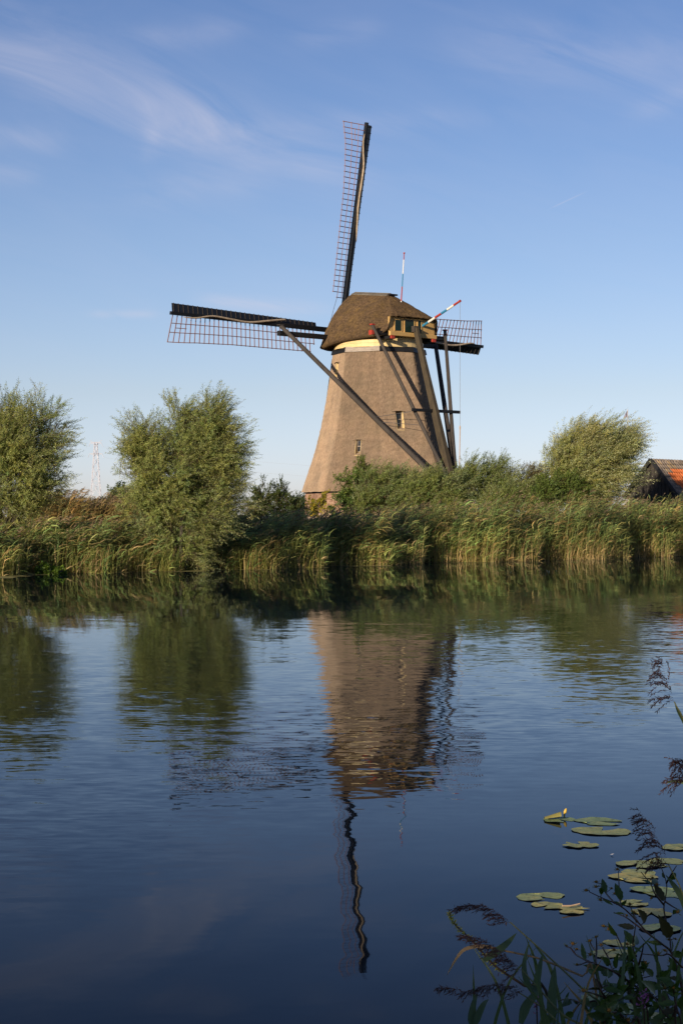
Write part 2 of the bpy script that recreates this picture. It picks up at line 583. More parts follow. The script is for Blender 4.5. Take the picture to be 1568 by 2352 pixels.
# ------------------------------------------------------------------ water
def water_mat():
    m, nt, out = mat_new('canal_water')
    N = nt.nodes
    t = N.new('ShaderNodeTexCoord')
    sp = N.new('ShaderNodeSeparateXYZ')
    lnk(nt, t.outputs['Object'], sp.inputs[0])

    def mth(op, a, b=None, clamp=False):
        n = N.new('ShaderNodeMath')
        n.operation = op
        n.use_clamp = clamp
        for i, v in enumerate((a, b)):
            if v is None: continue
            if isinstance(v, (int, float)): n.inputs[i].default_value = v
            else: lnk(nt, v, n.inputs[i])
        return n.outputs[0]

    # long crests run roughly across the view, a little askew
    def layer(scale, sx, rot, detail, rough):
        v = mapping(nt, (sx, 1, 1), (0, 0, RAD(rot)))
        n = noise(nt, v, scale, detail, rough, 0.4)
        s = N.new('ShaderNodeSeparateXYZ')
        lnk(nt, n.outputs['Color'], s.inputs[0])
        return mth('SUBTRACT', s.outputs[0], 0.5), mth('SUBTRACT', s.outputs[1], 0.5)

    f_x, f_y = layer(10.5, 0.42, -12, 2, 0.55)
    m_x, m_y = layer(1.9, 0.5, 9, 2, 0.45)
    l_x, l_y = layer(0.75, 0.55, -20, 1, 0.4)
    # wind patches: ripples are stronger mid-canal, nearly still close to either bank
    sdist = mth('DIVIDE', mth('SUBTRACT', sp.outputs[1], mth('MULTIPLY', sp.outputs[0], 1.1)), 1.4866)
    rise = N.new('ShaderNodeMapRange')
    rise.interpolation_type = 'SMOOTHSTEP'
    rise.inputs[1].default_value = 6.5
    rise.inputs[2].default_value = 11.0
    lnk(nt, sdist, rise.inputs[0])
    fall = N.new('ShaderNodeMapRange')
    fall.interpolation_type = 'SMOOTHSTEP'
    fall.inputs[1].default_value = 30.0
    fall.inputs[2].default_value = 12.0
    fall.inputs[3].default_value = 0.07
    fall.inputs[4].default_value = 1.0
    lnk(nt, sdist, fall.inputs[0])
    patch = noise(nt, mapping(nt, (0.5, 1, 1), (0, 0, RAD(-15))), 0.13, 3, 0.5)
    pm = N.new('ShaderNodeMapRange')
    pm.inputs[1].default_value = 0.35
    pm.inputs[2].default_value = 0.65
    pm.inputs[3].default_value = 0.55
    pm.inputs[4].default_value = 1.25
    lnk(nt, patch.outputs[0], pm.inputs[0])
    amp = mth('MULTIPLY', mth('MULTIPLY', mth('ADD', rise.outputs[0], 0.06), fall.outputs[0]), pm.outputs[0])
    sx = mth('ADD', mth('MULTIPLY', mth('ADD', mth('MULTIPLY', f_x, 0.034), mth('MULTIPLY', m_x, 0.030)), amp), mth('ADD', mth('MULTIPLY', m_x, 0.034), mth('MULTIPLY', l_x, 0.026)))
    sy = mth('ADD', mth('MULTIPLY', mth('ADD', mth('MULTIPLY', f_y, 0.092), mth('MULTIPLY', m_y, 0.034)), amp), mth('MULTIPLY', l_y, 0.006))
    cb = N.new('ShaderNodeCombineXYZ')
    lnk(nt, sx, cb.inputs[0])
    lnk(nt, sy, cb.inputs[1])
    cb.inputs[2].default_value = 1
    nm = N.new('ShaderNodeVectorMath')
    nm.operation = 'NORMALIZE'
    lnk(nt, cb.outputs[0], nm.inputs[0])
    # dark peaty water under a reflecting skin; reflection rises steeply towards grazing sight
    fr = N.new('ShaderNodeFresnel')
    fr.inputs['IOR'].default_value = 1.333
    lnk(nt, nm.outputs[0], fr.inputs['Normal'])
    fac = mth('POWER', fr.outputs[0], 1.55, True)
    d = N.new('ShaderNodeBsdfDiffuse')
    d.inputs['Color'].default_value = (0.002, 0.004, 0.009, 1)
    g = N.new('ShaderNodeBsdfGlossy')
    g.inputs['Color'].default_value = (0.85, 0.92, 1.0, 1)
    g.inputs['Roughness'].default_value = 0.02
    lnk(nt, nm.outputs[0], g.inputs['Normal'])
    mx = N.new('ShaderNodeMixShader')
    lnk(nt, fac, mx.inputs[0])
    lnk(nt, d.outputs[0], mx.inputs[1])
    lnk(nt, g.outputs[0], mx.inputs[2])
    lnk(nt, mx.outputs[0], out.inputs[0])
    return m


M['water'] = water_mat()

# canal runs along T; S is the distance across it, measured from the camera side
SLOPE = 1.1
NRM = math.hypot(1, SLOPE)
Tdir = np.array([1, SLOPE, 0]) / NRM
Sdir = np.array([-SLOPE, 1, 0]) / NRM
S_NEAR, S_FAR = 2.7, 51.4


def TS(t, s, z=0.0):
    return Tdir * t + Sdir * s + np.array([0, 0, z])


def toTS(p):
    return float(np.dot(p, Tdir)), float(np.dot(p, Sdir))


def bank_wobble(t):
    return 0.55 * math.sin(t * 0.31 + 1.0) + 0.50 * math.sin(t * 0.83) + 0.40 * math.sin(t * 1.7 + 2)


wv = [TS(-900, S_NEAR - 0.6), TS(900, S_NEAR - 0.6), TS(900, S_FAR + 1.5), TS(-900, S_FAR + 1.5)]
w_ = add('water', wv, [(0, 1, 2, 3)], M['water'])
tagk(w_, kind='structure')

MILL = np.array([2.515, 123.0, 1.25])


def ground_h(t, s):
    if s < S_NEAR - 0.5: return 0.45
    if s < S_NEAR + 1.5: return 0.45 - 1.2 * (s - S_NEAR + 0.5) / 2.0
    f = s - S_FAR - bank_wobble(t)
    if f < -1.5: return -0.9
    if f < 0.3: return -0.9 + 1.0 * (f + 1.5) / 1.8
    if f < 8: return 0.1 + 0.9 * (f - 0.3) / 7.7
    d = math.hypot(t - toTS(MILL)[0], s - toTS(MILL)[1])
    return 1.0 + 0.35 * max(0.0, 1 - d / 22)


svals = [-6000, -1500, -400, -100, -30, -10, -2, 1, 2.2, 2.7, 3.3, 4.2, 10, 30, 48.5] + \
        list(np.arange(49.2, 55, 0.4)) + [56, 58, 60, 63, 67, 72, 78, 85, 95, 110, 140, 200, 400, 900, 2500, 7000, 14000]
tvals = [-14000, -5000, -1500, -500, -150] + list(np.arange(-60, 160, 1.5)) + [180, 250, 500, 1500, 5000, 14000]
gv, gf = [], []
for s in svals:
    for t in tvals:
        gv.append(TS(t, s, ground_h(t, s)))
nt_ = len(tvals)
for i in range(len(svals) - 1):
    for j in range(nt_ - 1):
        a = i * nt_ + j
        gf.append((a, a + 1, a + nt_ + 1, a + nt_))
M['ground'] = simple('marsh_ground', (0.06, 0.065, 0.025), (0.03, 0.028, 0.014), 0.6, 0.95, bump=0.6, bscale=9)
tagk(add('ground', gv, np.array(gf), M['ground'], smooth=True), kind='structure')

# ------------------------------------------------------------------ windmill
mill = empty('windmill', MILL, 'thatched windmill with four lattice sails standing on a brick base beyond the reeds', 'windmill')
U = np.array([0.66, -0.7513, 0.0])       # horizontally to the tail, out of the back of the cap
V = np.array([0.7513, 0.66, 0.0])        # to the far side of the cap
ZU = np.array([0, 0, 1.0])
MX, MY = 2.515, 123.0


def cp(u, v, z):
    return np.array([MX, MY, 0]) + U * u + V * v + ZU * z


def zc(ycrop): return 13.0 - (ycrop - 560) * 0.008567


prof = [(560, 367), (640, 380), (760, 400), (880, 424), (1010, 451), (1120, 476), (1200, 497), (1290, 523), (1400, 560), (1480, 590), (1560, 620), (1645, 652)]
PZ = np.array([zc(a) for a, b in prof])[::-1]
PR = np.array([b * 0.008567 for a, b in prof])[::-1]


def body_R(z): return float(np.interp(z, PZ, PR))


def body_c(z): return np.array([MX + (13.0 - z) * 0.0361 * 0.9, MY, 0.0])


DEL = RAD(-0.5)


def oct_pt(th, R, z, c):
    return c + np.array([R * math.sin(th), -R * math.cos(th), z])


def oct_r(th, R, rnd=0.035):
    """radius of a slightly softened octagon towards th (corners at DEL + k*45)"""
    a = (th - DEL) % RAD(45) - RAD(22.5)
    r = R * math.cos(RAD(22.5)) / math.cos(a)
    edge = max(0, abs(a) - RAD(17)) / RAD(5.5)
    return r * (1 - rnd * 0.35 * edge ** 2)


def build_body():
    n_th, zs = 8 * 14, np.concatenate([np.linspace(PZ[0], 13.0, 74)])
    v, f = [], []
    r2 = np.random.default_rng(3)
    jit = r2.normal(0, 0.007, (len(zs), n_th))
    for i, z in enumerate(zs):
        R = body_R(z)
        c = body_c(z)
        for k in range(n_th):
            th = DEL + 2 * math.pi * k / n_th
            lap = 0.012 * ((z * 1.9 + 0.3 * math.sin(th * 3)) % 1.0)
            r = oct_r(th, R) + jit[i, k] - lap
            zz = z
            if i == 0:
                zz = z + r2.normal(0, 0.012)
            v.append(oct_pt(th, r, zz, c))
    for i in range(len(zs) - 1):
        for k in range(n_th):
            k2 = (k + 1) % n_th
            f.append((i * n_th + k, i * n_th + k2, (i + 1) * n_th + k2, (i + 1) * n_th + k))
    # thick thatch foot turning in, and lid
    base = len(v)
    c = body_c(PZ[0])
    for k in range(n_th):
        th = DEL + 2 * math.pi * k / n_th
        v.append(oct_pt(th, oct_r(th, PR[0] - 0.36), PZ[0] + 0.02, c))
    for k in range(n_th):
        k2 = (k + 1) % n_th
        f.append((base + k, base + k2, k2, k))
    f.append(tuple(base + k for k in range(n_th - 1, -1, -1)))
    f.append(tuple((len(zs) - 1) * n_th + k for k in range(n_th)))
    face_tone = {5: 1.0, 6: 1.26, 7: 1.02, 0: 1.24, 1: 1.1, 2: 1.0, 3: 1.0, 4: 1.0}  # brightness factor of each octagon face
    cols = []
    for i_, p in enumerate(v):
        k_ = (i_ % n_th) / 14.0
        a_ = face_tone[int(k_) % 8]
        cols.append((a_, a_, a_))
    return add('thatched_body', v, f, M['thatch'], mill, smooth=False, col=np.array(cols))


body = build_body()

# windows: niche cut in the thatch, lined with ochre boards
cutters = []


def body_window(face_mid_deg, xc_crop, ytop, ybot, wid, depth, rows=2):
    """one niche window on the octagon face whose normal is face_mid_deg from the view"""
    th = RAD(face_mid_deg) + DEL
    n = np.array([math.sin(th), -math.cos(th), 0])
    t = np.array([math.cos(th), math.sin(th), 0])
    zt, zb = zc(ytop), zc(ybot)
    zm = (zt + zb) / 2
    c = body_c(zm)
    ap = body_R(zm) * math.cos(RAD(22.5))
    # place along the face so that it shows at xc_crop
    xo = MX + (xc_crop - 617) * 0.008567 - c[0]
    along = (xo - ap * n[0]) / t[0]
    top_n = body_R(zt) * math.cos(RAD(22.5))
    bot_n = body_R(zb) * math.cos(RAD(22.5))
    shift = np.array([body_c(zt)[0] - c[0], 0, 0])
    back_n = top_n - depth
    ctr = c + t * along
    # cutter: vertical back, sloping foot
    hw = wid / 2
    prof_ = [(back_n, zb + 0.16), (bot_n + 0.25, zb - 0.04), (bot_n + 0.6, zb - 0.04), (bot_n + 0.6, zt), (back_n, zt)]
    cv = [ctr + t * sgn * hw + n * a + ZU * z for sgn in (-1, 1) for a, z in prof_]
    k = len(prof_)
    cf = [tuple(range(k)), tuple(range(2 * k - 1, k - 1, -1))] + [((i + 1) % k, i, k + i, k + (i + 1) % k) for i in range(k)]
    cutters.append((cv, cf))
    win = add('window', [ctr + t * sx * (hw - 0.02) + n * (back_n + 0.02 + dn) + ZU * (zb + 0.17 if sz < 0 else zt - 0.01)
                         for dn in (0,) for sx, sz in ((-1, -1), (1, -1), (1, 1), (-1, 1))], [(0, 1, 2, 3)], M['glass'], mill)
    win.name = 'window'
    h = zt - zb - 0.18
    fr = MB()
    for sgn in (-1, 1):
        fr.put(*_b(ctr + t * sgn * (hw - 0.045) + n * (back_n + 0.045) + ZU * (zt - h / 2), t * 0.024, n * 0.022, ZU * (h / 2 - 0.004)))
    for q in range(rows + 1):
        fr.put(*_b(ctr + n * (back_n + 0.042) + ZU * (zt - 0.03 - q * (h - 0.06) / rows), t * (hw - 0.072), n * 0.016, ZU * 0.020))
    fr.build('window_frame', M['pale_plank'], win)
    for sgn in (-1, 1):
        a0 = back_n + 0.01
        q = [(a0, zb + 0.18), (bot_n - 0.015, zb - 0.0), (top_n - 0.015, zt - 0.004), (a0, zt - 0.004)]
        vv = [ctr + t * sgn * (hw - e_) + n * a + ZU * z + shift * ((z - zm) / (zt - zm)) for e_ in (0.004, 0.024) for a, z in q]
        add('reveal', vv, [(0, 1, 2, 3), (7, 6, 5, 4)] + [((i + 1) % 4, i, 4 + i, 4 + (i + 1) % 4) for i in range(4)], M['cream'], win)
    q = [(back_n + 0.01, zb + 0.165), (bot_n + 0.03, zb - 0.03), (bot_n + 0.03, zb - 0.055), (back_n + 0.01, zb + 0.135)]
    vv = [ctr + t * sgn * (hw - 0.026) + n * a + ZU * z for sgn in (-1, 1) for a, z in q]
    add('sill', vv, [(0, 1, 2, 3), (7, 6, 5, 4)] + [((i + 1) % 4, i, 4 + i, 4 + (i + 1) % 4) for i in range(4)], M['cream'], win)
    # thatch eyebrow over the opening
    eb = MB()
    pts = [(-hw - 0.26, -0.03), (-hw, 0.03), (0, 0.045), (hw, 0.03), (hw + 0.26, -0.03)]
    vv, ff = [], []
    for (x_, dz) in pts:
        for (dn, z2) in ((-0.12, 0.10), (0.10, 0.0), (-0.05, -0.035)):
            vv.append(ctr + shift + t * x_ + n * (top_n + dn * (1 if abs(x_) <= hw else 0.35)) + ZU * (zt + dz + z2))
    for i in range(len(pts) - 1):
        for j in range(3):
            j2 = (j + 1) % 3
            ff.append((i * 3 + j, (i + 1) * 3 + j, (i + 1) * 3 + j2, i * 3 + j2))
    ff += [(2, 1, 0), (12, 13, 14)]
    eb.put(vv, ff, (1, 1, 1))
    eb.build('thatch_eyebrow', M['thatch'], win)


def _b(c, ex, ey, ez):
    return box8(c, ex, ey, ez), BOXF


body_window(22.5, 770, 1034, 1172, 0.56, 0.22)
body_window(-22.5, 449, 1254, 1366, 0.40, 0.22)
body_window(-67.5, 285, 640, 756, 0.50, 0.22)

# cut the niches
for cv, cf in cutters:
    cm = make_mesh('cutter', np.array(cv) - MILL, cf, None)
    co = bpy.data.objects.new('cutter', cm)
    co.location = tuple(MILL)
    COL.objects.link(co)
    bmm = bmesh.new()
    bmm.from_mesh(cm)
    bmesh.ops.recalc_face_normals(bmm, faces=bmm.faces)
    bmm.to_mesh(cm)
    bmm.free()
    md = body.modifiers.new('cut', 'BOOLEAN')
    md.operation = 'DIFFERENCE'
    md.solver = 'EXACT'
    md.object = co
    bpy.context.view_layer.update()
    dg = bpy.context.evaluated_depsgraph_get()
    newm = bpy.data.meshes.new_from_object(body.evaluated_get(dg))
    body.modifiers.clear()
    body.data = newm
    body.data.materials.clear()
    body.data.materials.append(M['thatch'])
    bpy.data.objects.remove(co)

# brick base with a wall plate under the thatch foot
c0 = body_c(3.6)
R0 = 5.26


def octring(R, z0, z1, c, name, mat, parent=mill):
    v = [oct_pt(DEL + RAD(45 * k), R * (1.0 if zz == z1 else 1.012), zz, c) for zz in (z0, z1) for k in range(8)]
    f = [(k, (k + 1) % 8, 8 + (k + 1) % 8, 8 + k) for k in range(8)] + [tuple(range(7, -1, -1)), tuple(range(8, 16))]
    return add(name, v, f, mat, parent)


base = octring(R0 - 0.03, 0.9, 3.62, c0, 'brick_base', M['mortar'])
octring(R0 + 0.05, 3.625, 3.76, c0, 'wall_plate', M['black'])
bk = MB()
for kf in (-2, -1, 0, 1):
    pa0 = oct_pt(DEL + RAD(45 * kf), R0, 0, c0)
    pb0 = oct_pt(DEL + RAD(45 * (kf + 1)), R0, 0, c0)
    tt = unit(pb0 - pa0)
    nn = np.array([tt[1], -tt[0], 0])
    L = np.linalg.norm(pb0 - pa0)
    z = 1.3
    row = 0
    while z < 3.6:
        x = 0.0 if row % 2 else -0.11
        while x < L:
            x0, x1 = max(x, 0.0), min(x + 0.215, L)
            if x1 - x0 > 0.04 and not (kf == 0 and 0.9 < (x0 + x1) / 2 < 1.5 and z > 2.3):
                cc = pa0 + tt * (x0 + x1) / 2 + nn * (-0.02 + rng.uniform(-0.006, 0.007)) + ZU * (z + 0.028)
                b8 = box8(cc, tt * (x1 - x0) / 2, nn * 0.022, ZU * 0.027)
                bk.put(b8, [(0, 3, 2, 1), (4, 5, 6, 7), (0, 1, 5, 4), (1, 2, 6, 5), (3, 0, 4, 7), (2, 3, 7, 6)])
            x += 0.225
        z += 0.066
        row += 1
bo = bk.build('brick', M['brick'], base)
bo['kind'] = 'stuff'
# cracks in the base, a small ochre door at the shrub
dr = MB()
dpt = oct_pt(DEL, R0, 0, c0)
dt = unit(oct_pt(DEL + RAD(45), R0, 0, c0) - dpt)
dn = np.array([dt[1], -dt[0], 0])
door = add('door', *_b(dpt + dt * 1.2 + dn * 0.0 + ZU * 2.6, dt * 0.3, dn * 0.035, ZU * 1.0), M['cream'], mill)

# band of boards round the top of the body (one bare, weathered length)
for k in range(8):
    a, b_ = DEL + RAD(45 * k), DEL + RAD(45 * (k + 1))
    lo = [oct_pt(x, 3.22, 12.93, body_c(13)) for x in (a, b_)]
    hi = [oct_pt(x, 3.14, 13.27, body_c(13)) for x in (a, b_)]
    lo2 = [oct_pt(x, 3.10, 12.93, body_c(13)) for x in (a, b_)]
    hi2 = [oct_pt(x, 3.03, 13.27, body_c(13)) for x in (a, b_)]
    o = add('collar_board', [lo[0], lo[1], hi[1], hi[0], lo2[0], lo2[1], hi2[1], hi2[0]],
            [(0, 1, 2, 3), (4, 7, 6, 5), (0, 4, 5, 1), (3, 2, 6, 7), (1, 5, 6, 2), (0, 3, 7, 4)],
            M['pale_plank'] if k == 7 else M['black'], mill)
    if k == 7:
        o['label'] = 'bare pale grey length of collar board'

# curb: three courses of curved cream planks
ck = body_c(13.5)
for row, (za, zb_) in enumerate(((13.24, 13.48), (13.483, 13.72), (13.723, 14.0))):
    npk = 12
    for k in range(npk):
        a0 = 2 * math.pi * k / npk + row * 0.26
        a1 = a0 + 2 * math.pi / npk - 0.002
        vv, ff = [], []
        ns = 4
        for i in range(ns + 1):
            th = a0 + (a1 - a0) * i / ns
            for (r, z) in ((3.0 + row * 0.006, za), (3.0 + row * 0.006, zb_ - 0.006), (2.94, zb_ - 0.006), (2.94, za)):
                vv.append(oct_pt(th, r, z, ck))
        for i in range(ns):
            for j in range(4):
                j2 = (j + 1) % 4
                ff.append((i * 4 + j, (i + 1) * 4 + j, (i + 1) * 4 + j2, i * 4 + j2))
        ff += [(3, 2, 1, 0), (ns * 4, ns * 4 + 1, ns * 4 + 2, ns * 4 + 3)]
        add('curb_plank', vv, ff, M['cream'], mill)

# cap
side = [(3.45, -2.1, 15.12), (3.42, -2.16, 14.78), (3.28, -2.24, 14.28), (2.75, -2.62, 13.92), (1.9, -3.02, 13.85), (0.9, -3.32, 13.77),
        (-0.4, -3.45, 13.68), (-1.6, -3.38, 13.54), (-2.6, -3.0, 13.44), (-3.25, -2.35, 13.40), (-3.62, -1.3, 13.42), (-3.72, 0.0, 13.52)]
outline = side + [(u, -v, z) for (u, v, z) in side[-2::-1]]
back = [(3.55, v, 15.12 + 0.05 * (1 - (v / 2.1) ** 2)) for v in np.linspace(2.1, -2.1, 9)[1:-1]]
outline = outline + back


def densify(o, m=4):
    o = np.array(o)
    out = []
    for i in range(len(o)):
        a, b_ = o[i], o[(i + 1) % len(o)]
        for t_ in range(m):
            out.append(a + (b_ - a) * t_ / m)
    return np.array(out)


OL = densify(outline, 4)
RID = (-2.5, 1.15, 16.86)


def ridge_z(u): return 16.86 + (1.15 - u) * 0.115


def build_cap():
    nr = 22
    v, f = [], []
    n = len(OL)
    r2 = np.random.default_rng(11)
    for i in range(nr + 1):
        s = i / nr
        for (u, vv, ze) in OL:
            backness = min(1, max(0, (u - 1.8) / 1.5))
            ru = min(max(u * 0.92, RID[0]), RID[1])
            rv = 0.16 * np.sign(vv) * min(1, abs(vv))
            # convex on the flanks and round the front, nearly straight on the rear hip
            g_c, h_c = 1 - math.cos(s * math.pi / 2), math.sin(s * math.pi / 2)
            k = 0.36 * (1 - backness) + 0.06
            g, h = (1 - k) * s + k * g_c, (1 - k) * s + k * h_c
            pu, pv = u + (ru - u) * g, vv + (rv - vv) * g
            pz = ze + (ridge_z(ru) - ze) * h
            lump = r2.normal(0, 0.012) + 0.03 * math.sin(3.1 * u + 2.0 * vv + 5 * s) * (1 - s) * (s > 0)
            if i < 2: pz += r2.normal(0, 0.022)
            p = cp(pu, pv, pz) + unit(U * (pu - ru) + V * pv + ZU * 0.6) * lump
            v.append(p)
    for i in range(nr):
        for k in range(n):
            k2 = (k + 1) % n
            f.append((i * n + k2, i * n + k, (i + 1) * n + k, (i + 1) * n + k2))
    f.append(tuple(nr * n + k for k in range(n - 1, -1, -1)))
    # thick rim turned in
    b0 = len(v)
    for (u, vv, ze) in OL:
        v.append(cp(u * 0.90, vv * 0.88, ze - 0.02 + (0.0 if u > 3.2 else -0.10)))
    for k in range(n):
        k2 = (k + 1) % n
        f.append((b0 + k2, b0 + k, k, k2))
    # dark inside
    b1 = len(v)
    for (u, vv, ze) in OL:
        v.append(cp(u * 0.6, vv * 0.6, max(ze, 14.0) + 0.3))
    for k in range(n):
        k2 = (k + 1) % n
        f.append((b1 + k2, b1 + k, b0 + k, b0 + k2))
    f.append(tuple(b1 + k for k in range(n)))
    return add('thatched_cap', v, f, M['thatch_cap'], mill, smooth=True)


cap = build_cap()
# ridge cover
rb = MB()
for sg in (-1, 1):
    rb.put(*_b(cp(-0.62, sg * 0.17, 17.09), U * 1.78 - ZU * 0.205, V * 0.19 + ZU * (-0.085 * sg), ZU * 0.025))
rb.build('ridge_board', M['ridge_lead'], cap)
add('ridge_end', *_b(cp(1.36, 0, 16.86), U * 0.10, V * 0.36, ZU * 0.05), M['black'], cap)

# back wall with shutters, sill beam, red beam ends
wall_u = 3.22
bw = MB()
wz0, wz1 = 14.16, 15.12
wall = add('back_wall', *_b(cp(wall_u - 0.05, 0, (wz0 + wz1) / 2), V * 2.05, U * -0.05, ZU * (wz1 - wz0) / 2), M['yellow'], mill)


def vx(xcrop, u):
    """v on the plane u that shows at xcrop"""
    best = min(np.linspace(-4, 4, 801), key=lambda v_: abs((617 + ((cp(u, v_, 14)[0]) / cp(u, v_, 14)[1] * F + 784 - 870) * 1.7417 * 1.96) - xcrop))
    return float(best)


def zy(ycrop, p):
    dy = (1130 + ycrop / 1.96) / 1.7417
    return CAMZ + (HOR - dy) * p[1] / F


for (xa, xb, ya, yb) in ((738, 795, 290, 376), (815, 893, 288, 390), (918, 948, 296, 396)):
    va, vb = vx(xa, wall_u), vx(xb, wall_u)
    pc = cp(wall_u, (va + vb) / 2, 14)
    z1, z0 = zy(ya, pc), zy(yb, pc)
    z0 = max(z0, wz0 + 0.02)
    sh = add('shutter', *_b(cp(wall_u + 0.012, (va + vb) / 2, (z0 + z1) / 2), V * (vb - va) / 2, U * -0.010, ZU * (z1 - z0) / 2), M['green'], wall)
    fr = MB()
    for ve in (va, vb):
        fr.put(*_b(cp(wall_u + 0.02, ve, (z0 + z1) / 2), V * 0.035, U * -0.019, ZU * (z1 - z0 + 0.06) / 2))
    fr.put(*_b(cp(wall_u + 0.019, (va + vb) / 2, z1 + 0.012), V * ((vb - va) / 2 - 0.037), U * -0.018, ZU * 0.03))
    fr.build('shutter_frame', M['yellow'], wall)
add('wall_beam', *beam(cp(3.34, -2.12, 14.01), cp(3.34, 2.05, 14.01), 0.2, 0.27), M['yellow'], mill)
for vv in (-2.0, 1.72):
    add('beam_end', *beam(cp(2.2, vv, 13.76), cp(3.42, vv, 13.76), 0.28, 0.2), M['black'], mill)
    add('painted_tip', *beam(cp(3.43, vv, 13.76), cp(3.56, vv, 13.76), 0.285, 0.205), M['red'], mill)

# transverse beams and the tail gear
SB_Z, SB_U, SB_L = 14.02, 2.83, 3.42
add('short_crossbeam', *beam(cp(SB_U, -SB_L + 0.28, SB_Z), cp(SB_U, SB_L, SB_Z), 0.3, 0.3), M['black'], mill)
add('painted_tip', *beam(cp(SB_U, -SB_L + 0.06, SB_Z), cp(SB_U, -SB_L + 0.278, SB_Z), 0.306, 0.306), M['red'], mill)
LB_Z, LB_U, LB_L = 14.07, -1.85, 7.2
add('long_crossbeam', *beam(cp(LB_U, -LB_L, LB_Z), cp(LB_U, LB_L, LB_Z), 0.32, 0.32), M['black'], mill)
tail_top, tail_bot = cp(3.55, 0.03, 14.45), cp(7.28, 0.0, 3.1)
tp = MB()
tp.put(*beam(tail_top, tail_bot, 0.28, 0.34, 0.50, 0.56, up=U))
tp.build('tail_pole', M['tail'], mill)
add('tail_head', *_b(cp(3.50, 0.03, 14.40), U * 0.17, V * 0.19, ZU * 0.20), M['strut'], mill)


def cpx(xcrop, ycrop, Yd):
    return P((1200 + xcrop / 1.96) / 1.7417, (1130 + ycrop / 1.96) / 1.7417, Yd)


foot = cp(7.15, 0.0, 3.55)
near_long = cp(LB_U + 0.02, -LB_L + 0.15, LB_Z + 0.50)
add('long_brace', *beam(near_long, foot + V * -0.3 + ZU * 0.05, 0.26, 0.26, 0.34, 0.34, chamfer=0.2), M['strut'], mill)
add('brace_cap', *_b(near_long + ZU * 0.04, U * 0.17, V * 0.17, ZU * 0.03), M['strut'], mill)
far_long = cp(LB_U, LB_L - 0.1, LB_Z + 0.1)
add('long_brace', *beam(far_long, foot + V * 0.28 + ZU * 0.1, 0.26, 0.26, 0.32, 0.32, chamfer=0.2), M['strut'], mill)
near_short = cp(SB_U, -SB_L + 0.25, SB_Z + 0.48)
f_s = cp(6.85, -0.34, 4.62)
add('short_brace', *beam(near_short, f_s, 0.2, 0.2, 0.24, 0.24, chamfer=0.2), M['strut'], mill)
add('painted_tip', *_b(near_short + ZU * 0.05, U * 0.13, V * 0.13, ZU * 0.04), M['red'], mill)
far_short = cp(SB_U, SB_L, SB_Z + 0.55)
f_s2 = cp(6.95, 0.36, 4.3)
add('short_brace', *beam(far_short, f_s2, 0.2, 0.2, 0.26, 0.26, chamfer=0.2), M['strut'], mill)
add('painted_tip', *_b(far_short + ZU * 0.05, U * 0.13, V * 0.13, ZU * 0.04), M['red'], mill)
# board tying the short braces, with a rope loop
fa = (8.95 - near_short[2]) / (f_s[2] - near_short[2])
fb = (8.95 - far_short[2]) / (f_s2[2] - far_short[2])
pa_, pb_ = near_short + (f_s - near_short) * fa, far_short + (f_s2 - far_short) * fb
dd = unit(pb_ - pa_)
add('tie_beam', *beam(pa_ - dd * 0.38 + U * 0.2, pb_ + dd * 0.62 + U * 0.2, 0.14, 0.2), M['black'], mill)
lp = pa_ + (pb_ - pa_) * 0.47 + U * 0.3
add('rope_loop', *tube([lp + V * 0.0, lp + V * 0.06 - ZU * 0.25, lp + V * 0.11 - ZU * 0.6, lp + V * 0.24 - ZU * 0.66, lp + V * 0.30 - ZU * 0.45, lp + V * 0.22 - ZU * 0.1], 0.018, 5), M['rope'], mill)
# winch block at the foot of the tail
add('tail_winch', *beam(foot + U * 0.1 + V * -0.9 - ZU * 0.4, foot + U * 0.1 + V * 0.95 - ZU * 0.4, 0.3, 0.3), M['strut'], mill)
add('tail_shoe', *tube([cp(6.6, 0.55, 5.3), cp(6.9, 0.65, 4.6), cp(7.0, 0.7, 3.4)], [0.12, 0.28, 0.42], 8), M['black'], mill)
# lightning wires on the thatch
add('stay_wire', *tube([cpx(560, 1058, 118.4), cpx(650, 1046, 118.5), cpx(740, 1032, 118.6), cpx(870, 1010, 118.4)], 0.016, 4), M['wire'], mill)
add('stay_wire', *tube([cpx(650, 1096, 118.4), cpx(760, 1103, 118.55), cpx(870, 1112, 118.6), cpx(950, 1118, 118.7)], 0.016, 4), M['wire'], mill)

# sails
TILT = RAD(9.6)
AX = -U * math.cos(TILT) + ZU * math.sin(TILT)
E1 = V
E2 = ZU * math.cos(TILT) + U * math.sin(TILT)
HUB = cp(-3.85, -0.12, 14.82)
add('windshaft', *tube([cp(-2.3, 0, 14.8), HUB + AX * 0.6], 0.34, 10), M['black'], mill)
RT = 14.2


def tw(r): return RAD(float(np.interp(r, [2, 4, 9.3, 11, 12.6, 14.1], [-15, -14.5, -11.5, -8, -3.4, 9])))


def lw(r): return float(np.interp(r, [2, 4, 9.3, 12, 14.1], [1.62, 1.64, 1.66, 1.74, 1.88]))


THETA0 = RAD(0.8)
unit_bar = None


def frame_mat(c, ex, ey, ez):
    m = Matrix.Identity(4)
    for i in range(3):
        m[i][0], m[i][1], m[i][2], m[i][3] = ex[i], ey[i], ez[i], c[i]
    return m


unit_me = {}


def unit_box(mat):
    if mat.name not in unit_me:
        unit_me[mat.name] = make_mesh('bar', box8((0, 0, 0), (0.5, 0, 0), (0, 0.5, 0), (0, 0, 0.5)), BOXF, mat)
    return unit_me[mat.name]


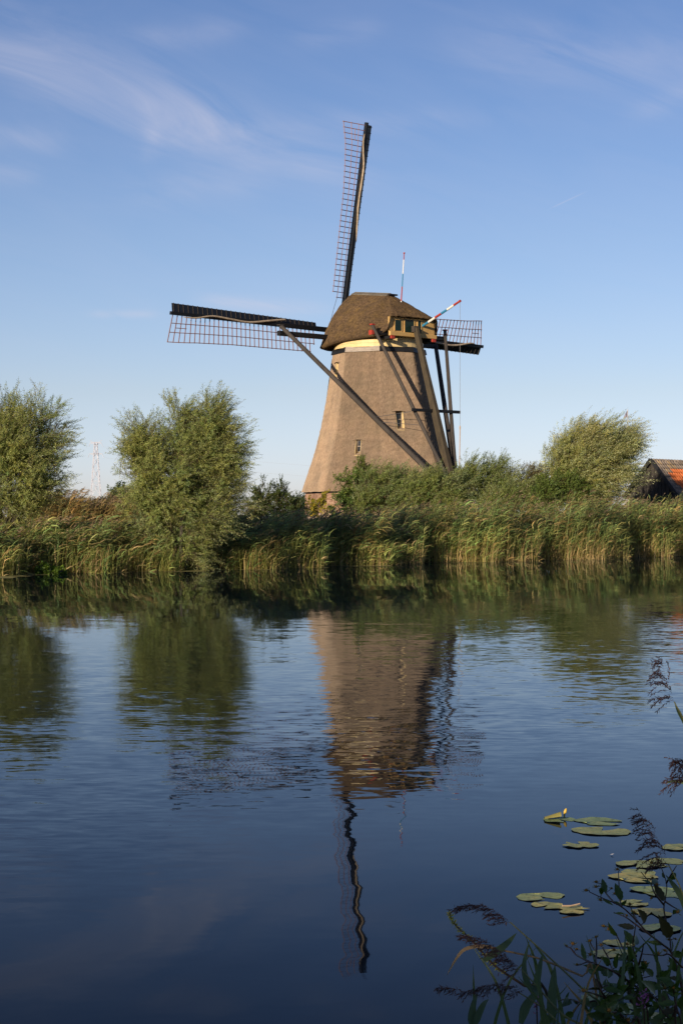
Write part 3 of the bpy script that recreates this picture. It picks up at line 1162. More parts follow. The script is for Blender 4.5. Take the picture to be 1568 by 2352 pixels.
def make_sail(idx, phi, cloth, label):
    rd = E2 * math.cos(phi) + E1 * math.sin(phi)
    tg = -E1 * math.cos(phi) + E2 * math.sin(phi)
    off = AX * (0.17 if idx % 2 else -0.17)
    H = HUB + off
    sail = empty('sail', (0, 0, 0))
    sail.parent = mill
    sail['label'] = label

    def sp(r, w, d=0.0):
        t_ = tw(r)
        wd = tg * math.cos(t_) + AX * math.sin(t_)
        nd = AX * math.cos(t_) - tg * math.sin(t_)
        return H + rd * r + wd * w + nd * d

    st = MB()
    v_, f_ = beam(H, H + rd * RT, 0.36, 0.34, 0.22, 0.20, up=AX, chamfer=0.06)
    add('stock', v_, f_, M['steel_black'], sail)
    # lattice bars through the stock
    nb = 33
    for i in range(nb):
        r = 14.0 - i * 0.3665
        w_out = lw(r) if i < nb - 1 else lw(r) * 0.68
        a, b_ = sp(r, 0.12), sp(r, w_out + 0.035)
        d = unit(b_ - a)
        nd = unit(np.cross(rd, d))
        L = np.linalg.norm(b_ - a)
        me = unit_box(M['lattice'])
        inst('lattice_bar', me, frame_mat((a + b_) / 2, d * L, rd * 0.050, nd * 0.038), sail)
    for frac, r_in in ((1.0, 2.60), (0.66, 2.24), (0.34, 2.24)):
        rs = np.linspace(r_in, 14.04, 18)
        pts = [sp(r, lw(r) * frac, -0.034) for r in rs]
        add('lattice_rail', *tube(pts, 0.026, 4), M['lattice'], sail)
    add('lattice_rail', *tube([sp(13.68, lw(13.6) * 0.5, -0.034), sp(12.85, lw(12.8) * 0.5, -0.034)], 0.024, 4), M['lattice'], sail)

    # leading boards: three boxes, ribbed at the back
    def bw_(r): return float(np.interp(r, [1.9, 14.1], [0.34, 0.56]))

    def bp(r, w, d=0.0):
        t_ = RAD(float(np.interp(r, [2, 14.1], [26, 16])))
        wd = -(tg * math.cos(t_) - AX * math.sin(t_))
        nd = AX * math.cos(t_) + tg * math.sin(t_)
        return H + rd * r + wd * (w + 0.10) + nd * d

    edges = [1.95, 5.0, 8.0, 11.0, 14.08]
    for j in range(4):
        ra, rb_ = edges[j] + 0.008, edges[j + 1] - 0.008
        vv = []
        for d in (0.012, -0.012):
            vv += [bp(ra, 0, d), bp(rb_, 0, d), bp(rb_, bw_(rb_), d), bp(ra, bw_(ra), d)]
        add('leading_board', vv, [(0, 1, 2, 3), (7, 6, 5, 4)] + [((i + 1) % 4, i, 4 + i, 4 + (i + 1) % 4) for i in range(4)], M['steel_black'], sail)
    for i in range(31):
        r = 13.95 - i * 0.3885
        a, b_ = bp(r, 0.0, -0.03), bp(r, bw_(r) + 0.025, -0.03)
        d = unit(b_ - a)
        nd = unit(np.cross(rd, d))
        L = np.linalg.norm(b_ - a)
        inst('board_rib', unit_box(M['strut']), frame_mat((a + b_) / 2, d * L, rd * 0.035, nd * 0.035), sail)
    if cloth:
        pts = [sp(r, w, -0.20 - 0.03 * (k % 2)) for k, (r, w) in enumerate(cloth)]
        pth = smooth_path(pts, 28)
        rr = np.interp(np.linspace(0, 1, len(pth)), [0, 0.1, 0.5, 0.92, 1], [0.025, 0.05, 0.075, 0.07, 0.02])
        add('sail_cloth', *tube(pth, rr, 7), M['cloth'], sail, smooth=True)
    # cord from the heel of the lattice
    return sail


make_sail(0, THETA0, [(13.4, 0.22), (12.9, 0.30), (12.3, 0.20), (11.2, 0.02), (9.8, 0.04), (8.6, 0.12), (8.0, 0.02), (6.2, -0.14)], 'upright sail pointing at the sky')
make_sail(1, THETA0 + RAD(90), [(13.2, 0.12), (12.6, 0.16), (11.3, -0.08), (10.2, -0.10), (8.5, 0.05)], 'sail pointing right, mostly behind the cap')
make_sail(2, THETA0 + RAD(180), None, 'lower sail hidden behind the thatched body')
make_sail(3, THETA0 + RAD(270), [(13.3, 0.16), (12.3, 0.16), (11.0, -0.06), (9.6, 0.02), (8.0, 0.10), (6.4, -0.12), (5.2, -0.30), (4.8, -0.34)], 'level sail pointing left over the willow')
# slack cord under the upright sail
add('sail_cord', *tube(smooth_path([cpx(292, 108, 123.9), cpx(268, 190, 124.3), cpx(248, 265, 124.9), cpx(236, 320, 125.4)], 12), 0.014, 4), M['wire'], mill)


# flag poles, held by the cap
def stripes(root, p, q, r0, r1, cols, seams):
    p, q = np.asarray(p), np.asarray(q)
    for (a, b_), c in zip(zip(seams[:-1], seams[1:]), cols):
        add('stripe', *tube([p + (q - p) * a, p + (q - p) * b_], [r0 + (r1 - r0) * a, r0 + (r1 - r0) * b_], 8), M[c], root)


def c4(x, y, Yd): return P((1400 + x / 2.6133) / 1.7417, (1000 + y / 2.6133) / 1.7417, Yd)


fp0, fp1 = c4(514, 856, 121.75), c4(565, 26, 121.75)
fpole = empty('flagpole', fp0, 'slim upright flagpole striped red, white and blue beside the cap window', 'flagpole')
stripes(fpole, fp0, fp1, 0.052, 0.028, ['blue', 'white', 'red', 'blue', 'white', 'red'], [0, 0.212, 0.392, 0.572, 0.735, 0.912, 0.985])
add('pole_knob', *tube([fp0 + (fp1 - fp0) * 0.986, fp0 + (fp1 - fp0) * 1.004], 0.06, 8), M['red'], fpole)
for yb in (718, 835):
    pc = c4(505, yb, 121.4)
    add('bracket', *_b(pc, V * 0.30, U * 0.30, ZU * 0.025), M['cream'], mill)

sp0 = cp(3.24, 0.95, 14.70)
sp1 = P(1056.0, 691.0, 118.4)
spole = empty('flagpole', sp0, 'thick slanting pole striped red, white and blue jutting from the cap', 'flagpole')
stripes(spole, sp0, sp1, 0.085, 0.068, ['blue', 'white', 'red', 'blue', 'white', 'red'], [0, 0.165, 0.345, 0.51, 0.665, 0.84, 0.985])
add('pole_knob', *tube([sp0 + (sp1 - sp0) * 0.986, sp0 + (sp1 - sp0) * 1.012], 0.085, 8), M['red'], spole)
rp = [sp1 - ZU * 0.05, np.array([sp1[0] - 0.0, sp1[1], CAMZ - ((1130 + 1125 / 1.96) / 1.7417 - HOR) / F * 118.4])]
add('halyard', *tube(rp, 0.014, 4), M['wire'], spole)
add('rope_end', *tube([rp[1] + ZU * 0.03, rp[1] - ZU * 0.12, rp[1] - ZU * 0.25, rp[1] - ZU * 3.6 + np.array([-0.05, 0, 0])], [0.03, 0.05, 0.032, 0.026], 6), M['rope'], spole)


# ------------------------------------------------------------------ trees and shrubs
def rand_unit(r, n):
    a = r.normal(size=(n, 3))
    return a / np.linalg.norm(a, axis=1, keepdims=True)


def nrm(a):
    return a / (np.linalg.norm(a, axis=-1, keepdims=True) + 1e-9)


def leaf_quads(Pb, D, Nn, L, W):
    """diamond leaves: base, one side, tip, other side"""
    S = nrm(np.cross(D, Nn))
    n = len(Pb)
    mid = Pb + D * (L * 0.42)[:, None]
    v = np.empty((n, 4, 3))
    v[:, 0] = Pb
    v[:, 1] = mid + S * (W / 2)[:, None]
    v[:, 2] = Pb + D * L[:, None] - Nn * (L * 0.08)[:, None]
    v[:, 3] = mid - S * (W / 2)[:, None]
    return v.reshape(-1, 3), np.arange(4 * n).reshape(n, 4)


def lobed_crown(r, lobes, n_twigs, per, twig_len, leaf_len, leaf_w, up=0.5, out=0.7, wind=(0.25, 0.0, 0.0), droop=0.15,
                gap=0.0, inner=0.45, tint=0.25, spread=0.75, spray=12):
    """twigs scattered through lobes; lobes are (centre, radii); returns leaves and twig stems"""
    cen = np.array([l[0] for l in lobes], float)
    rad = np.array([l[1] for l in lobes], float)
    wgt = (rad[:, 0] * rad[:, 1] * rad[:, 2]) ** (2 / 3)
    ns = max(12, n_twigs // spray)          # sprays: small branches that carry a bunch of twigs
    idx = r.choice(len(lobes), size=ns * 2, p=wgt / wgt.sum())
    dirs = rand_unit(r, ns * 2)
    rr = inner + (1.0 - inner) * r.random(ns * 2) ** 0.6
    rr *= 1 + 0.10 * r.normal(size=ns * 2)
    pos = cen[idx] + dirs * rad[idx] * rr[:, None]
    q = pos * 1.9
    nz_ = np.sin(q[:, 0] * 1.3 + 2 * np.sin(q[:, 2] * 0.9)) + np.sin(q[:, 2] * 1.7 + 1.5 * np.sin(q[:, 1] * 1.1 + q[:, 0])) + np.sin(q[:, 1] * 1.5 + q[:, 0] * 0.8)
    keep = nz_ > (-0.7 + gap)
    keep |= r.random(len(keep)) < 0.35
    pos, dirs, idx, nz_ = pos[keep][:ns], dirs[keep][:ns], idx[keep][:ns], nz_[keep][:ns]
    ns = len(pos)
    sd = nrm(dirs * out + np.array([0, 0, up]) + np.array(wind) + r.normal(size=(ns, 3)) * 0.35)
    own = np.repeat(np.arange(ns), spray)
    m_ = len(own)
    along = r.uniform(-0.9, 1.1, m_) * twig_len
    pos = pos[own] + sd[own] * along[:, None] + r.normal(size=(m_, 3)) * twig_len * 0.24 * (1 - 0.35 * along / twig_len)[:, None]
    dirs, nz_ = nrm(sd[own] + dirs[own] * 0.4), nz_[own] + r.normal(0, 0.5, ns)[own]
    n = len(pos)
    d = nrm(dirs + np.array([0, 0, up * 0.25]) + np.array(wind) * 0.5 + r.normal(size=(n, 3)) * 0.30)
    tl = twig_len * r.uniform(0.6, 1.3, n)
    t = np.linspace(0.0, 1.0, per)
    bend = np.array(wind) * 1.2 + np.array([0, 0, -droop * 2])
    base = pos[:, None, :] + d[:, None, :] * (tl[:, None] * t[None, :])[:, :, None] + bend[None, None, :] * (tl[:, None] * t[None, :] ** 2)[:, :, None] * 0.5
    tang = nrm(d[:, None, :] + bend[None, None, :] * t[None, :, None])
    s1 = nrm(np.cross(tang, rand_unit(r, n)[:, None, :] + 0 * tang))
    s2 = np.cross(tang, s1)
    ang = (np.arange(per) * 2.4)[None, :] + r.uniform(0, 6.28, n)[:, None]
    lat = s1 * np.cos(ang)[..., None] + s2 * np.sin(ang)[..., None]
    ld = nrm(tang * (1 - 0.35 * spread) + lat * spread + np.array(wind) * 0.5 + np.array([0, 0, -droop]) + r.normal(size=(n, per, 3)) * 0.15)
    nn = nrm(np.cross(ld, np.cross(tang, ld)) + r.normal(size=(n, per, 3)) * 0.4)
    nn = nrm(nn - ld * np.sum(nn * ld, axis=-1, keepdims=True))
    Ll = leaf_len * r.uniform(0.6, 1.25, (n, per)) * (1 - 0.35 * t[None, :] ** 3)
    v, f = leaf_quads(base.reshape(-1, 3), ld.reshape(-1, 3), nn.reshape(-1, 3), Ll.ravel(), (Ll * leaf_w / leaf_len).ravel())
    tn = 1 + tint * (r.random(n) - 0.5) * 2
    hue = r.normal(0, 0.06, n)
    col = np.stack([tn * (1 + hue + 0.06 * nz_), tn * (1 + 0.02 * nz_), tn * (1 - hue)], axis=1)
    col = np.repeat(col, per * 4, axis=0)
    # twig stems as slim ribbons
    sv = np.empty((n, 4, 3))
    wv_ = s1[:, 0, :] * 0.005
    sv[:, 0], sv[:, 1], sv[:, 2], sv[:, 3] = base[:, 0] - d * (tl * 0.5)[:, None] - wv_ * 1.6, base[:, 0] - d * (tl * 0.5)[:, None] + wv_ * 1.6, base[:, -1] + wv_ * 0.4, base[:, -1] - wv_ * 0.4
    return v, f, col, sv.reshape(-1, 3), np.arange(4 * n).reshape(n, 4), pos


M['bark'] = simple('willow_bark', (0.10, 0.085, 0.065), (0.045, 0.038, 0.03), 6, 0.95, (1, 1, 0.3), 0.6, 25)
M['twig'] = simple('twig_bark', (0.12, 0.10, 0.05), (0.07, 0.055, 0.03), 6, 0.9)
M['willow_a'] = leaf_mat('willow_leaf', (0.15, 0.195, 0.045), (0.37, 0.39, 0.125), (0.36, 0.39, 0.19), 0.40)
M['willow_b'] = leaf_mat('silver_willow_leaf', (0.20, 0.22, 0.06), (0.42, 0.42, 0.16), (0.50, 0.51, 0.30), 0.42)
M['shrub'] = leaf_mat('sallow_leaf', (0.12, 0.165, 0.04), (0.27, 0.31, 0.085), (0.30, 0.34, 0.16), 0.42)
M['dark_leaf'] = leaf_mat('dark_shrub_leaf', (0.03, 0.055, 0.014), (0.085, 0.115, 0.025), None, 0.3)
M['elder'] = leaf_mat('elder_leaf', (0.07, 0.115, 0.025), (0.19, 0.24, 0.05), None, 0.4)
M['brown_leaf'] = leaf_mat('drying_shrub_leaf', (0.13, 0.10, 0.035), (0.20, 0.165, 0.06), None, 0.25)
M['bright_leaf'] = leaf_mat('bright_climber_leaf', (0.16, 0.17, 0.02), (0.38, 0.30, 0.03), None, 0.35)
M['far_leaf'] = leaf_mat('far_tree_leaf', (0.03, 0.055, 0.02), (0.06, 0.085, 0.03), None, 0.2)


def px_lobes(Yd, items, depth=0.9):
    """lobes given as plan ellipses at distance Yd"""
    out = []
    k = Yd / F
    for it in items:
        cx, cy, rx, rz = it[:4]
        dy = it[4] if len(it) > 4 else 0.0
        rx, rz = rx * 0.92, rz * 0.92
        out.append((P(cx, cy + 3, Yd) + np.array([0, dy, 0]), (rx * k, (rx + rz) / 2 * k * depth, rz * k)))
    return out


def plant_tree(name, label, cat, Yd, items, seed, n_twigs, per, leaf, mat, base_px, trunk_r=0.2, limbs=8, group=None, gz=None, **kw):
    r = np.random.default_rng(seed)
    lobes = px_lobes(Yd, items)
    bx = (base_px - 784) / F * Yd
    t_, s_ = toTS(np.array([bx, Yd, 0]))
    gz = ground_h(t_, s_) if gz is None else gz
    root = empty(name, (bx, Yd, gz - 0.05), label, cat, group)
    v, f, col, sv, sf, pos = lobed_crown(r, lobes, n_twigs, per, leaf[0], leaf[1], leaf[2], **kw)
    add('crown', v, f, mat, root, col=col)
    tw_ = add('twigs', sv, sf, M['twig'], root)
    tw_.name = 'twig'
    tw_['kind'] = 'stuff'
    # trunk and limbs reaching into the lobes
    zl = min(l[0][2] - l[1][2] * 0.4 for l in lobes)
    head = np.array([bx, Yd, gz + max(0.35, 0.35 * (zl - gz))])
    b0 = np.array([bx, Yd, gz - 0.2])
    add('trunk', *tube(smooth_path([b0, (b0 + head) / 2 + r.normal(0, 0.06, 3), head], 8), np.linspace(trunk_r * 1.35, trunk_r * 0.85, 9)[:len(smooth_path([b0, (b0 + head) / 2, head], 8))], 9), M['bark'], root, smooth=True)
    for i in range(limbs):
        l = lobes[i % len(lobes)]
        tip = l[0] + rand_unit(r, 1)[0] * np.array(l[1]) * 0.75 + np.array([0, 0, l[1][2] * 0.25])
        midp = head * 0.5 + tip * 0.5 + np.array([0, 0, -0.1]) + r.normal(0, 0.12, 3)
        pth = smooth_path([head - ZU * 0.1, midp, tip], 8)
        add('limb', *tube(pth, np.linspace(trunk_r * 0.42, 0.018, len(pth)), 5), M['bark'], root, smooth=True)
    return root


WIND = (0.30, 0.05, 0.02)
plant_tree('willow_tree', 'round leafy willow at the far left, cut by the frame edge', 'willow', 69.5,
           [(5, 1070, 105, 130), (95, 985, 52, 72), (60, 1075, 85, 100), (15, 970, 40, 60), (-40, 1060, 60, 110), (25, 1165, 75, 55), (112, 1045, 28, 52)],
           21, 7000, 17, (0.55, 0.12, 0.025), M['willow_a'], 20, 0.22, 9, wind=(0.12, 0.03, 0.0), up=0.6, droop=0.15, gap=0.3)
plant_tree('willow_tree', 'broad pollard willow whose foliage hangs to the water, left of the windmill', 'willow', 69.4,
           [(400, 1090, 118, 100), (340, 1018, 42, 76), (418, 990, 40, 70), (485, 985, 44, 72), (524, 1052, 38, 76), (308, 1055, 32, 62), (450, 1040, 80, 80), (415, 1180, 102, 75), (430, 1245, 60, 42), (480, 1150, 70, 75), (350, 1150, 64, 70), (492, 950, 16, 28), (300, 1012, 18, 30)],
           22, 11000, 17, (0.55, 0.12, 0.025), M['willow_a'], 415, 0.28, 12, wind=(0.16, 0.03, 0.0), up=0.55, droop=0.2, gap=0.15)
plant_tree('willow_tree', 'silvery wind-blown willow beside the tiled barn', 'willow', 104.0,
           [(1360, 1065, 92, 80), (1395, 1010, 62, 40), (1320, 1035, 48, 48), (1410, 1058, 34, 56), (1285, 1075, 30, 40), (1355, 1124, 62, 38), (1410, 1000, 24, 24), (1340, 1120, 70, 45)],
           23, 6500, 16, (0.75, 0.17, 0.038), M['willow_b'], 1365, 0.3, 12, wind=(0.45, 0.05, 0.0), up=0.6, droop=0.12, gap=0.2)
SH = (0.55, 0.14, 0.036)
plant_tree('elder_shrub', 'dark elder bush against the left foot of the windmill body', 'shrub', 112.0,
           [(815, 1125, 32, 40), (800, 1100, 18, 28), (835, 1090, 22, 26), (825, 1160, 42, 30), (785, 1140, 14, 22), (775, 1155, 26, 18)], 31, 900, 12, (0.5, 0.17, 0.075), M['elder'], 820, 0.1, 6, up=0.6, gap=0.2)
plant_tree('willow_shrub', 'dark green willow bush in front of the windmill, left of the tail pole', 'shrub', 111.0,
           [(885, 1122, 52, 42), (870, 1097, 34, 22), (925, 1112, 38, 34), (850, 1140, 40, 36), (900, 1150, 70, 34)], 32, 2800, 15, SH, M['shrub'], 890, 0.14, 8, wind=WIND, up=0.7)
plant_tree('willow_shrub', 'full round willow bush growing over the foot of the tail pole', 'shrub', 108.5,
           [(1000, 1124, 55, 38), (1030, 1104, 24, 20), (965, 1116, 32, 30), (1045, 1130, 40, 36), (1005, 1152, 70, 32)], 33, 3000, 15, SH, M['shrub'], 1005, 0.14, 8, wind=WIND, up=0.6)
plant_tree('willow_shrub', 'willow bush just right of the hanging rope', 'shrub', 110.0,
           [(1110, 1100, 46, 40), (1080, 1080, 22, 24), (1145, 1092, 32, 34), (1110, 1140, 66, 38), (1165, 1130, 32, 34)], 34, 2900, 15, SH, M['shrub'], 1115, 0.14, 8, wind=WIND, up=0.7)
plant_tree('withered_shrub', 'brownish drying shrub between the willow bush and the silvery willow', 'shrub', 112.0,
           [(1212, 1105, 26, 26), (1235, 1098, 20, 24), (1220, 1135, 34, 26)], 35, 1300, 13, (0.45, 0.12, 0.03), M['brown_leaf'], 1220, 0.08, 5, wind=WIND, up=0.8)
plant_tree('sallow_shrub', 'bright green low bush under the silvery willow', 'shrub', 102.0,
           [(1275, 1120, 40, 26), (1310, 1125, 34, 28), (1255, 1145, 40, 26)], 36, 1600, 13, (0.4, 0.13, 0.05), M['elder'], 1285, 0.08, 5, wind=WIND, up=0.7)
plant_tree('sallow_shrub', 'olive sallow bush in shade behind the reeds, right of the rope', 'shrub', 106.0,
           [(1195, 1140, 44, 30), (1150, 1155, 40, 24), (1240, 1155, 40, 22)], 37, 1900, 13, SH, M['shrub'], 1195, 0.08, 5, wind=WIND, up=0.7)
plant_tree('hawthorn_shrub', 'dark spiky hawthorn between the pollard willow and the windmill', 'shrub', 86.0,
           [(620, 1160, 44, 36), (600, 1135, 14, 26), (652, 1135, 12, 30), (575, 1158, 24, 30), (660, 1168, 30, 28), (635, 1180, 55, 32), (680, 1160, 14, 18), (560, 1180, 34, 20)],
           38, 1500, 13, (0.36, 0.085, 0.045), M['dark_leaf'], 620, 0.12, 8, up=0.75, wind=(0.1, 0, 0), gap=0.3)
plant_tree('hop_climber', 'yellowing climber on the brick base of the windmill', 'climber', 116.2,
           [(728, 1160, 20, 18), (742, 1142, 9, 20), (712, 1165, 10, 20), (758, 1165, 16, 12)], 39, 260, 10, (0.3, 0.13, 0.075), M['bright_leaf'], 730, 0.03, 3, up=0.5, tint=0.4)
plant_tree('far_tree', 'small round far tree left of the pollard willow', 'tree', 320.0,
           [(262, 1146, 16, 16), (280, 1140, 18, 15), (300, 1144, 18, 14)], 40, 500, 9, (1.2, 0.5, 0.3), M['far_leaf'], 275, 0.3, 4)
plant_tree('far_tree', 'small dark far tree showing beside the brick base', 'tree', 300.0,
           [(686, 1160, 10, 14), (700, 1163, 12, 12)], 41, 300, 9, (1.2, 0.5, 0.3), M['far_leaf'], 692, 0.3, 3)

# ------------------------------------------------------------------ reeds
M['reed'] = attr_leaf_mat('reed_bed', 0.38)


def reed_mass(name, seed, bases, H, lean, plume_p, leaf_n=9, leaf_len=(0.42, 0.75), leaf_w=0.040, green=(0.20, 0.265, 0.085), straw=0.34, wind=0.65, curl=1.0, low=0.26):
    """stems with drooping blades and plumes, all drawn out to the lee side"""
    r = np.random.default_rng(seed)
    n = len(bases)
    # clumps share height, lean and colour
    ncl = max(8, n // 26)
    cid = np.argmin(((bases[:, None, :2] - bases[r.choice(n, ncl)][None, :, :2]) ** 2).sum(-1), axis=1)
    ch, cl_, ct = r.uniform(0.62, 1.18, ncl), r.uniform(0.2, 1.9, ncl), np.clip(r.normal(1, 0.24, ncl), 0.5, 1.6)
    H = H * ch[cid] * r.uniform(0.82, 1.10, n)
    wdir = nrm(np.array([1.0, 0.25, 0.0])[None, :] + r.normal(size=(n, 3)) * np.array([0.35, 0.5, 0.0]))
    lean_ = lean * cl_[cid] * r.uniform(0.6, 1.3, n)
    tint = np.clip(1 + r.normal(0, 0.18, n), 0.5, 1.7) * ct[cid]
    g = np.array(green)[None, :] * tint[:, None]
    g[:, 0] *= r.uniform(0.8, 1.45, n)
    dry = r.random(n) < 0.15
    g[dry] = np.array([0.27, 0.19, 0.07]) * tint[dry][:, None]
    tan = np.array([0.55, 0.40, 0.19])[None, :] * np.clip(1 + r.normal(0, 0.2, n), 0.5, 1.5)[:, None]
    VV, FF, CC = [], [], []
    cnt = 0

    def at(h):       # position on the stem at height fraction h (n,)
        return bases + np.array([0, 0, 1.0]) * (H * h)[:, None] + wdir * (lean_ * H * h ** 2.2)[:, None]

    # stems: three-segment ribbons
    hs = np.array([0, 0.25, 0.5, 0.78, 1.0])
    sd = nrm(np.cross(rand_unit(r, n), np.array([0, 0, 1.0])))
    pts = np.stack([at(np.full(n, h)) for h in hs], axis=1)
    wd = np.array([0.009, 0.008, 0.007, 0.005, 0.003])
    vL = pts - sd[:, None, :] * wd[None, :, None]
    vR = pts + sd[:, None, :] * wd[None, :, None]
    v = np.stack([vL, vR], axis=2).reshape(n, -1, 3)
    k = len(hs)
    f = np.array([[2 * i, 2 * i + 1, 2 * i + 3, 2 * i + 2] for i in range(k - 1)])
    mixh = np.clip((hs - 0.12) / (straw - 0.1), 0, 1)
    c = tan[:, None, :] * (1 - mixh)[None, :, None] + g[:, None, :] * mixh[None, :, None]
    VV.append(v.reshape(-1, 3))
    FF.append((f[None] + (np.arange(n) * 2 * k)[:, None, None]).reshape(-1, 4) + cnt)
    CC.append(np.repeat(c, 2, axis=1).reshape(-1, 3))
    cnt += n * 2 * k
    # blades
    for j in range(leaf_n):
        h = np.clip(low + (0.96 - low) * (j + r.random(n)) / leaf_n, 0, 0.98)
        b0 = at(h)
        L = r.uniform(leaf_len[0], leaf_len[1], n) * (1 - 0.25 * np.abs(h - 0.6))
        d0 = nrm(np.array([0, 0, 0.75])[None, :] + wdir * wind + r.normal(size=(n, 3)) * 0.38)
        lee = nrm(wdir + r.normal(size=(n, 3)) * 0.25)
        p1 = b0 + d0 * (L * 0.36)[:, None]
        d1 = nrm(d0 * 0.7 + lee * (0.5 + wind))
        p2 = p1 + d1 * (L * 0.34)[:, None]
        d2 = nrm(d1 * 0.8 + lee * 0.55 + np.array([0, 0, -0.75 * curl]))
        p3 = p2 + d2 * (L * 0.34)[:, None]
        s_ = nrm(np.cross(d1, np.array([0, 0, 1.0]) + r.normal(size=(n, 3)) * 0.5))
        w = leaf_w * r.uniform(0.7, 1.25, n)
        q = np.stack([b0 - s_ * (w * .25)[:, None], b0 + s_ * (w * .25)[:, None], p1 - s_ * (w * .5)[:, None], p1 + s_ * (w * .5)[:, None],
                      p2 - s_ * (w * .4)[:, None], p2 + s_ * (w * .4)[:, None], p3 - s_ * (w * .04)[:, None], p3 + s_ * (w * .04)[:, None]], axis=1)
        f = np.array([[0, 1, 3, 2], [2, 3, 5, 4], [4, 5, 7, 6]])
        cj = g * r.uniform(0.75, 1.3, n)[:, None]
        old = (r.random(n) < (0.30 if h.mean() < 0.45 else 0.05))
        cj[old] = tan[old] * 0.8
        VV.append(q.reshape(-1, 3))
        FF.append((f[None] + (np.arange(n) * 8)[:, None, None]).reshape(-1, 4) + cnt)
        CC.append(np.repeat(cj, 8, axis=0))
        cnt += n * 8
    # plumes
    sel = np.where(r.random(n) < plume_p)[0]
    m = len(sel)
    if m:
        tip = at(np.full(n, 1.0))[sel]
        axis = nrm(np.array([0, 0, 0.7]) + wdir[sel] * 0.75)
        for j in range(14):
            t = r.random(m)
            b0 = tip + axis * (t * 0.20 - 0.05)[:, None]
            d = nrm(axis * 0.7 + wdir[sel] * 0.7 + r.normal(size=(m, 3)) * 0.38 + np.array([0, 0, -0.25]))
            nn_ = nrm(np.cross(d, rand_unit(r, m)))
            L = r.uniform(0.08, 0.16, m)
            q, fq = leaf_quads(b0, d, nn_, L, np.full(m, 0.024))
            VV.append(q)
            FF.append(fq + cnt)
            base_c = np.array([0.24, 0.17, 0.11]) if j % 3 else np.array([0.32, 0.24, 0.15])
            CC.append(np.repeat(base_c[None, :] * r.uniform(0.7, 1.35, m)[:, None], 4, axis=0))
            cnt += 4 * m
    o = add(name, np.vstack(VV), np.vstack(FF), M['reed'], None, col=np.vstack(CC))
    o['kind'] = 'stuff'
    return o


def bed(seed, n, t0, t1, f0, f1, edge=1.4):
    r = np.random.default_rng(seed)
    t = r.uniform(t0, t1, n)
    f = f0 + (f1 - f0) * r.random(n) ** edge
    # bays and bulges in the front of the bed
    fr = np.array([bank_wobble(a) for a in t])
    s = S_FAR + fr + f + 0.25 * np.sin(t * 1.7) + 0.2 * np.sin(t * 0.9 + 1)
    z = np.array([ground_h(a, b) for a, b in zip(t, s)])
    p = Tdir[None, :] * t[:, None] + Sdir[None, :] * s[:, None]
    p[:, 2] = np.maximum(z - 0.05, -0.25)
    return p, t


T_L = toTS(P(-80, 1322, 62))[0]
T_R = toTS(P(1660, 1275, 100))[0]


def heights(p, wavy=0.22, seed=0, k=1.0):
    """stem length so that the bed tops out at the level it has along the bank"""
    dx = 784 + F * p[:, 0] / p[:, 1]
    t = p[:, :2] @ Tdir[:2]
    top = np.interp(dx, [0, 250, 420, 560, 650, 760, 900, 1100, 1300, 1568], [1.6, 1.55, 1.5, 1.75, 1.95, 2.0, 2.2, 2.3, 2.6, 2.7])
    top = top * (1.04 + wavy * 0.3 * (np.sin(t * 0.9 + seed) + 0.7 * np.sin(t * 2.3 + 2 * seed)))
    return np.maximum(0.45, (top - p[:, 2]) * k)


p_, t_ = bed(51, 2700, T_L, T_R, 0.0, 2.2)
o = reed_mass('reed_bed', 52, p_, heights(p_), 0.16, 0.12)
tagk(o, 'dense green reed bed leaning over the far water edge', 'reeds')
p_, t_ = bed(53, 3300, T_L, T_R, 1.6, 5.2, 1.0)
o = reed_mass('reed_bed', 54, p_, heights(p_, 0.15, 1.0), 0.22, 0.5)
tagk(o, 'taller plumed reeds behind the front row of the far bank', 'reeds')
p_, t_ = bed(59, 2200, T_L, T_R, -0.9, 0.6, 1.0)
o = reed_mass('reed_bed', 60, p_, heights(p_, 0.3, 3.0, 0.60), 0.12, 0.0, leaf_n=8, leaf_len=(0.3, 0.55), leaf_w=0.03, low=0.08, green=(0.22, 0.29, 0.085), wind=0.3, curl=0.25)
tagk(o, 'short young reeds standing in the water edge before the tall ones', 'reeds')
# second, browner tier up the bank on the left
r_ = np.random.default_rng(55)
pp = []
for i in range(1500):
    dx = r_.uniform(60, 380)
    Yd = r_.uniform(86, 95)
    q = P(dx, 1189, Yd)
    tt_, ss_ = toTS(q)
    q[2] = ground_h(tt_, ss_) + 0.1
    pp.append(q)
o = reed_mass('reed_bed', 56, np.array(pp), np.full(len(pp), 1.78), 0.2, 0.6, green=(0.22, 0.19, 0.07))
tagk(o, 'brownish plumed reeds between the two left willows', 'reeds')
# low filler behind the front reeds all along, so no bare bank shows
p_, t_ = bed(57, 1500, T_L, T_R, 4.8, 9.0, 1.0)
o = reed_mass('reed_bed', 58, p_, heights(p_, 0.1, 2.0, 0.95), 0.2, 0.35, leaf_n=7)
tagk(o, 'lower reeds filling the bank in front of the bushes', 'reeds')


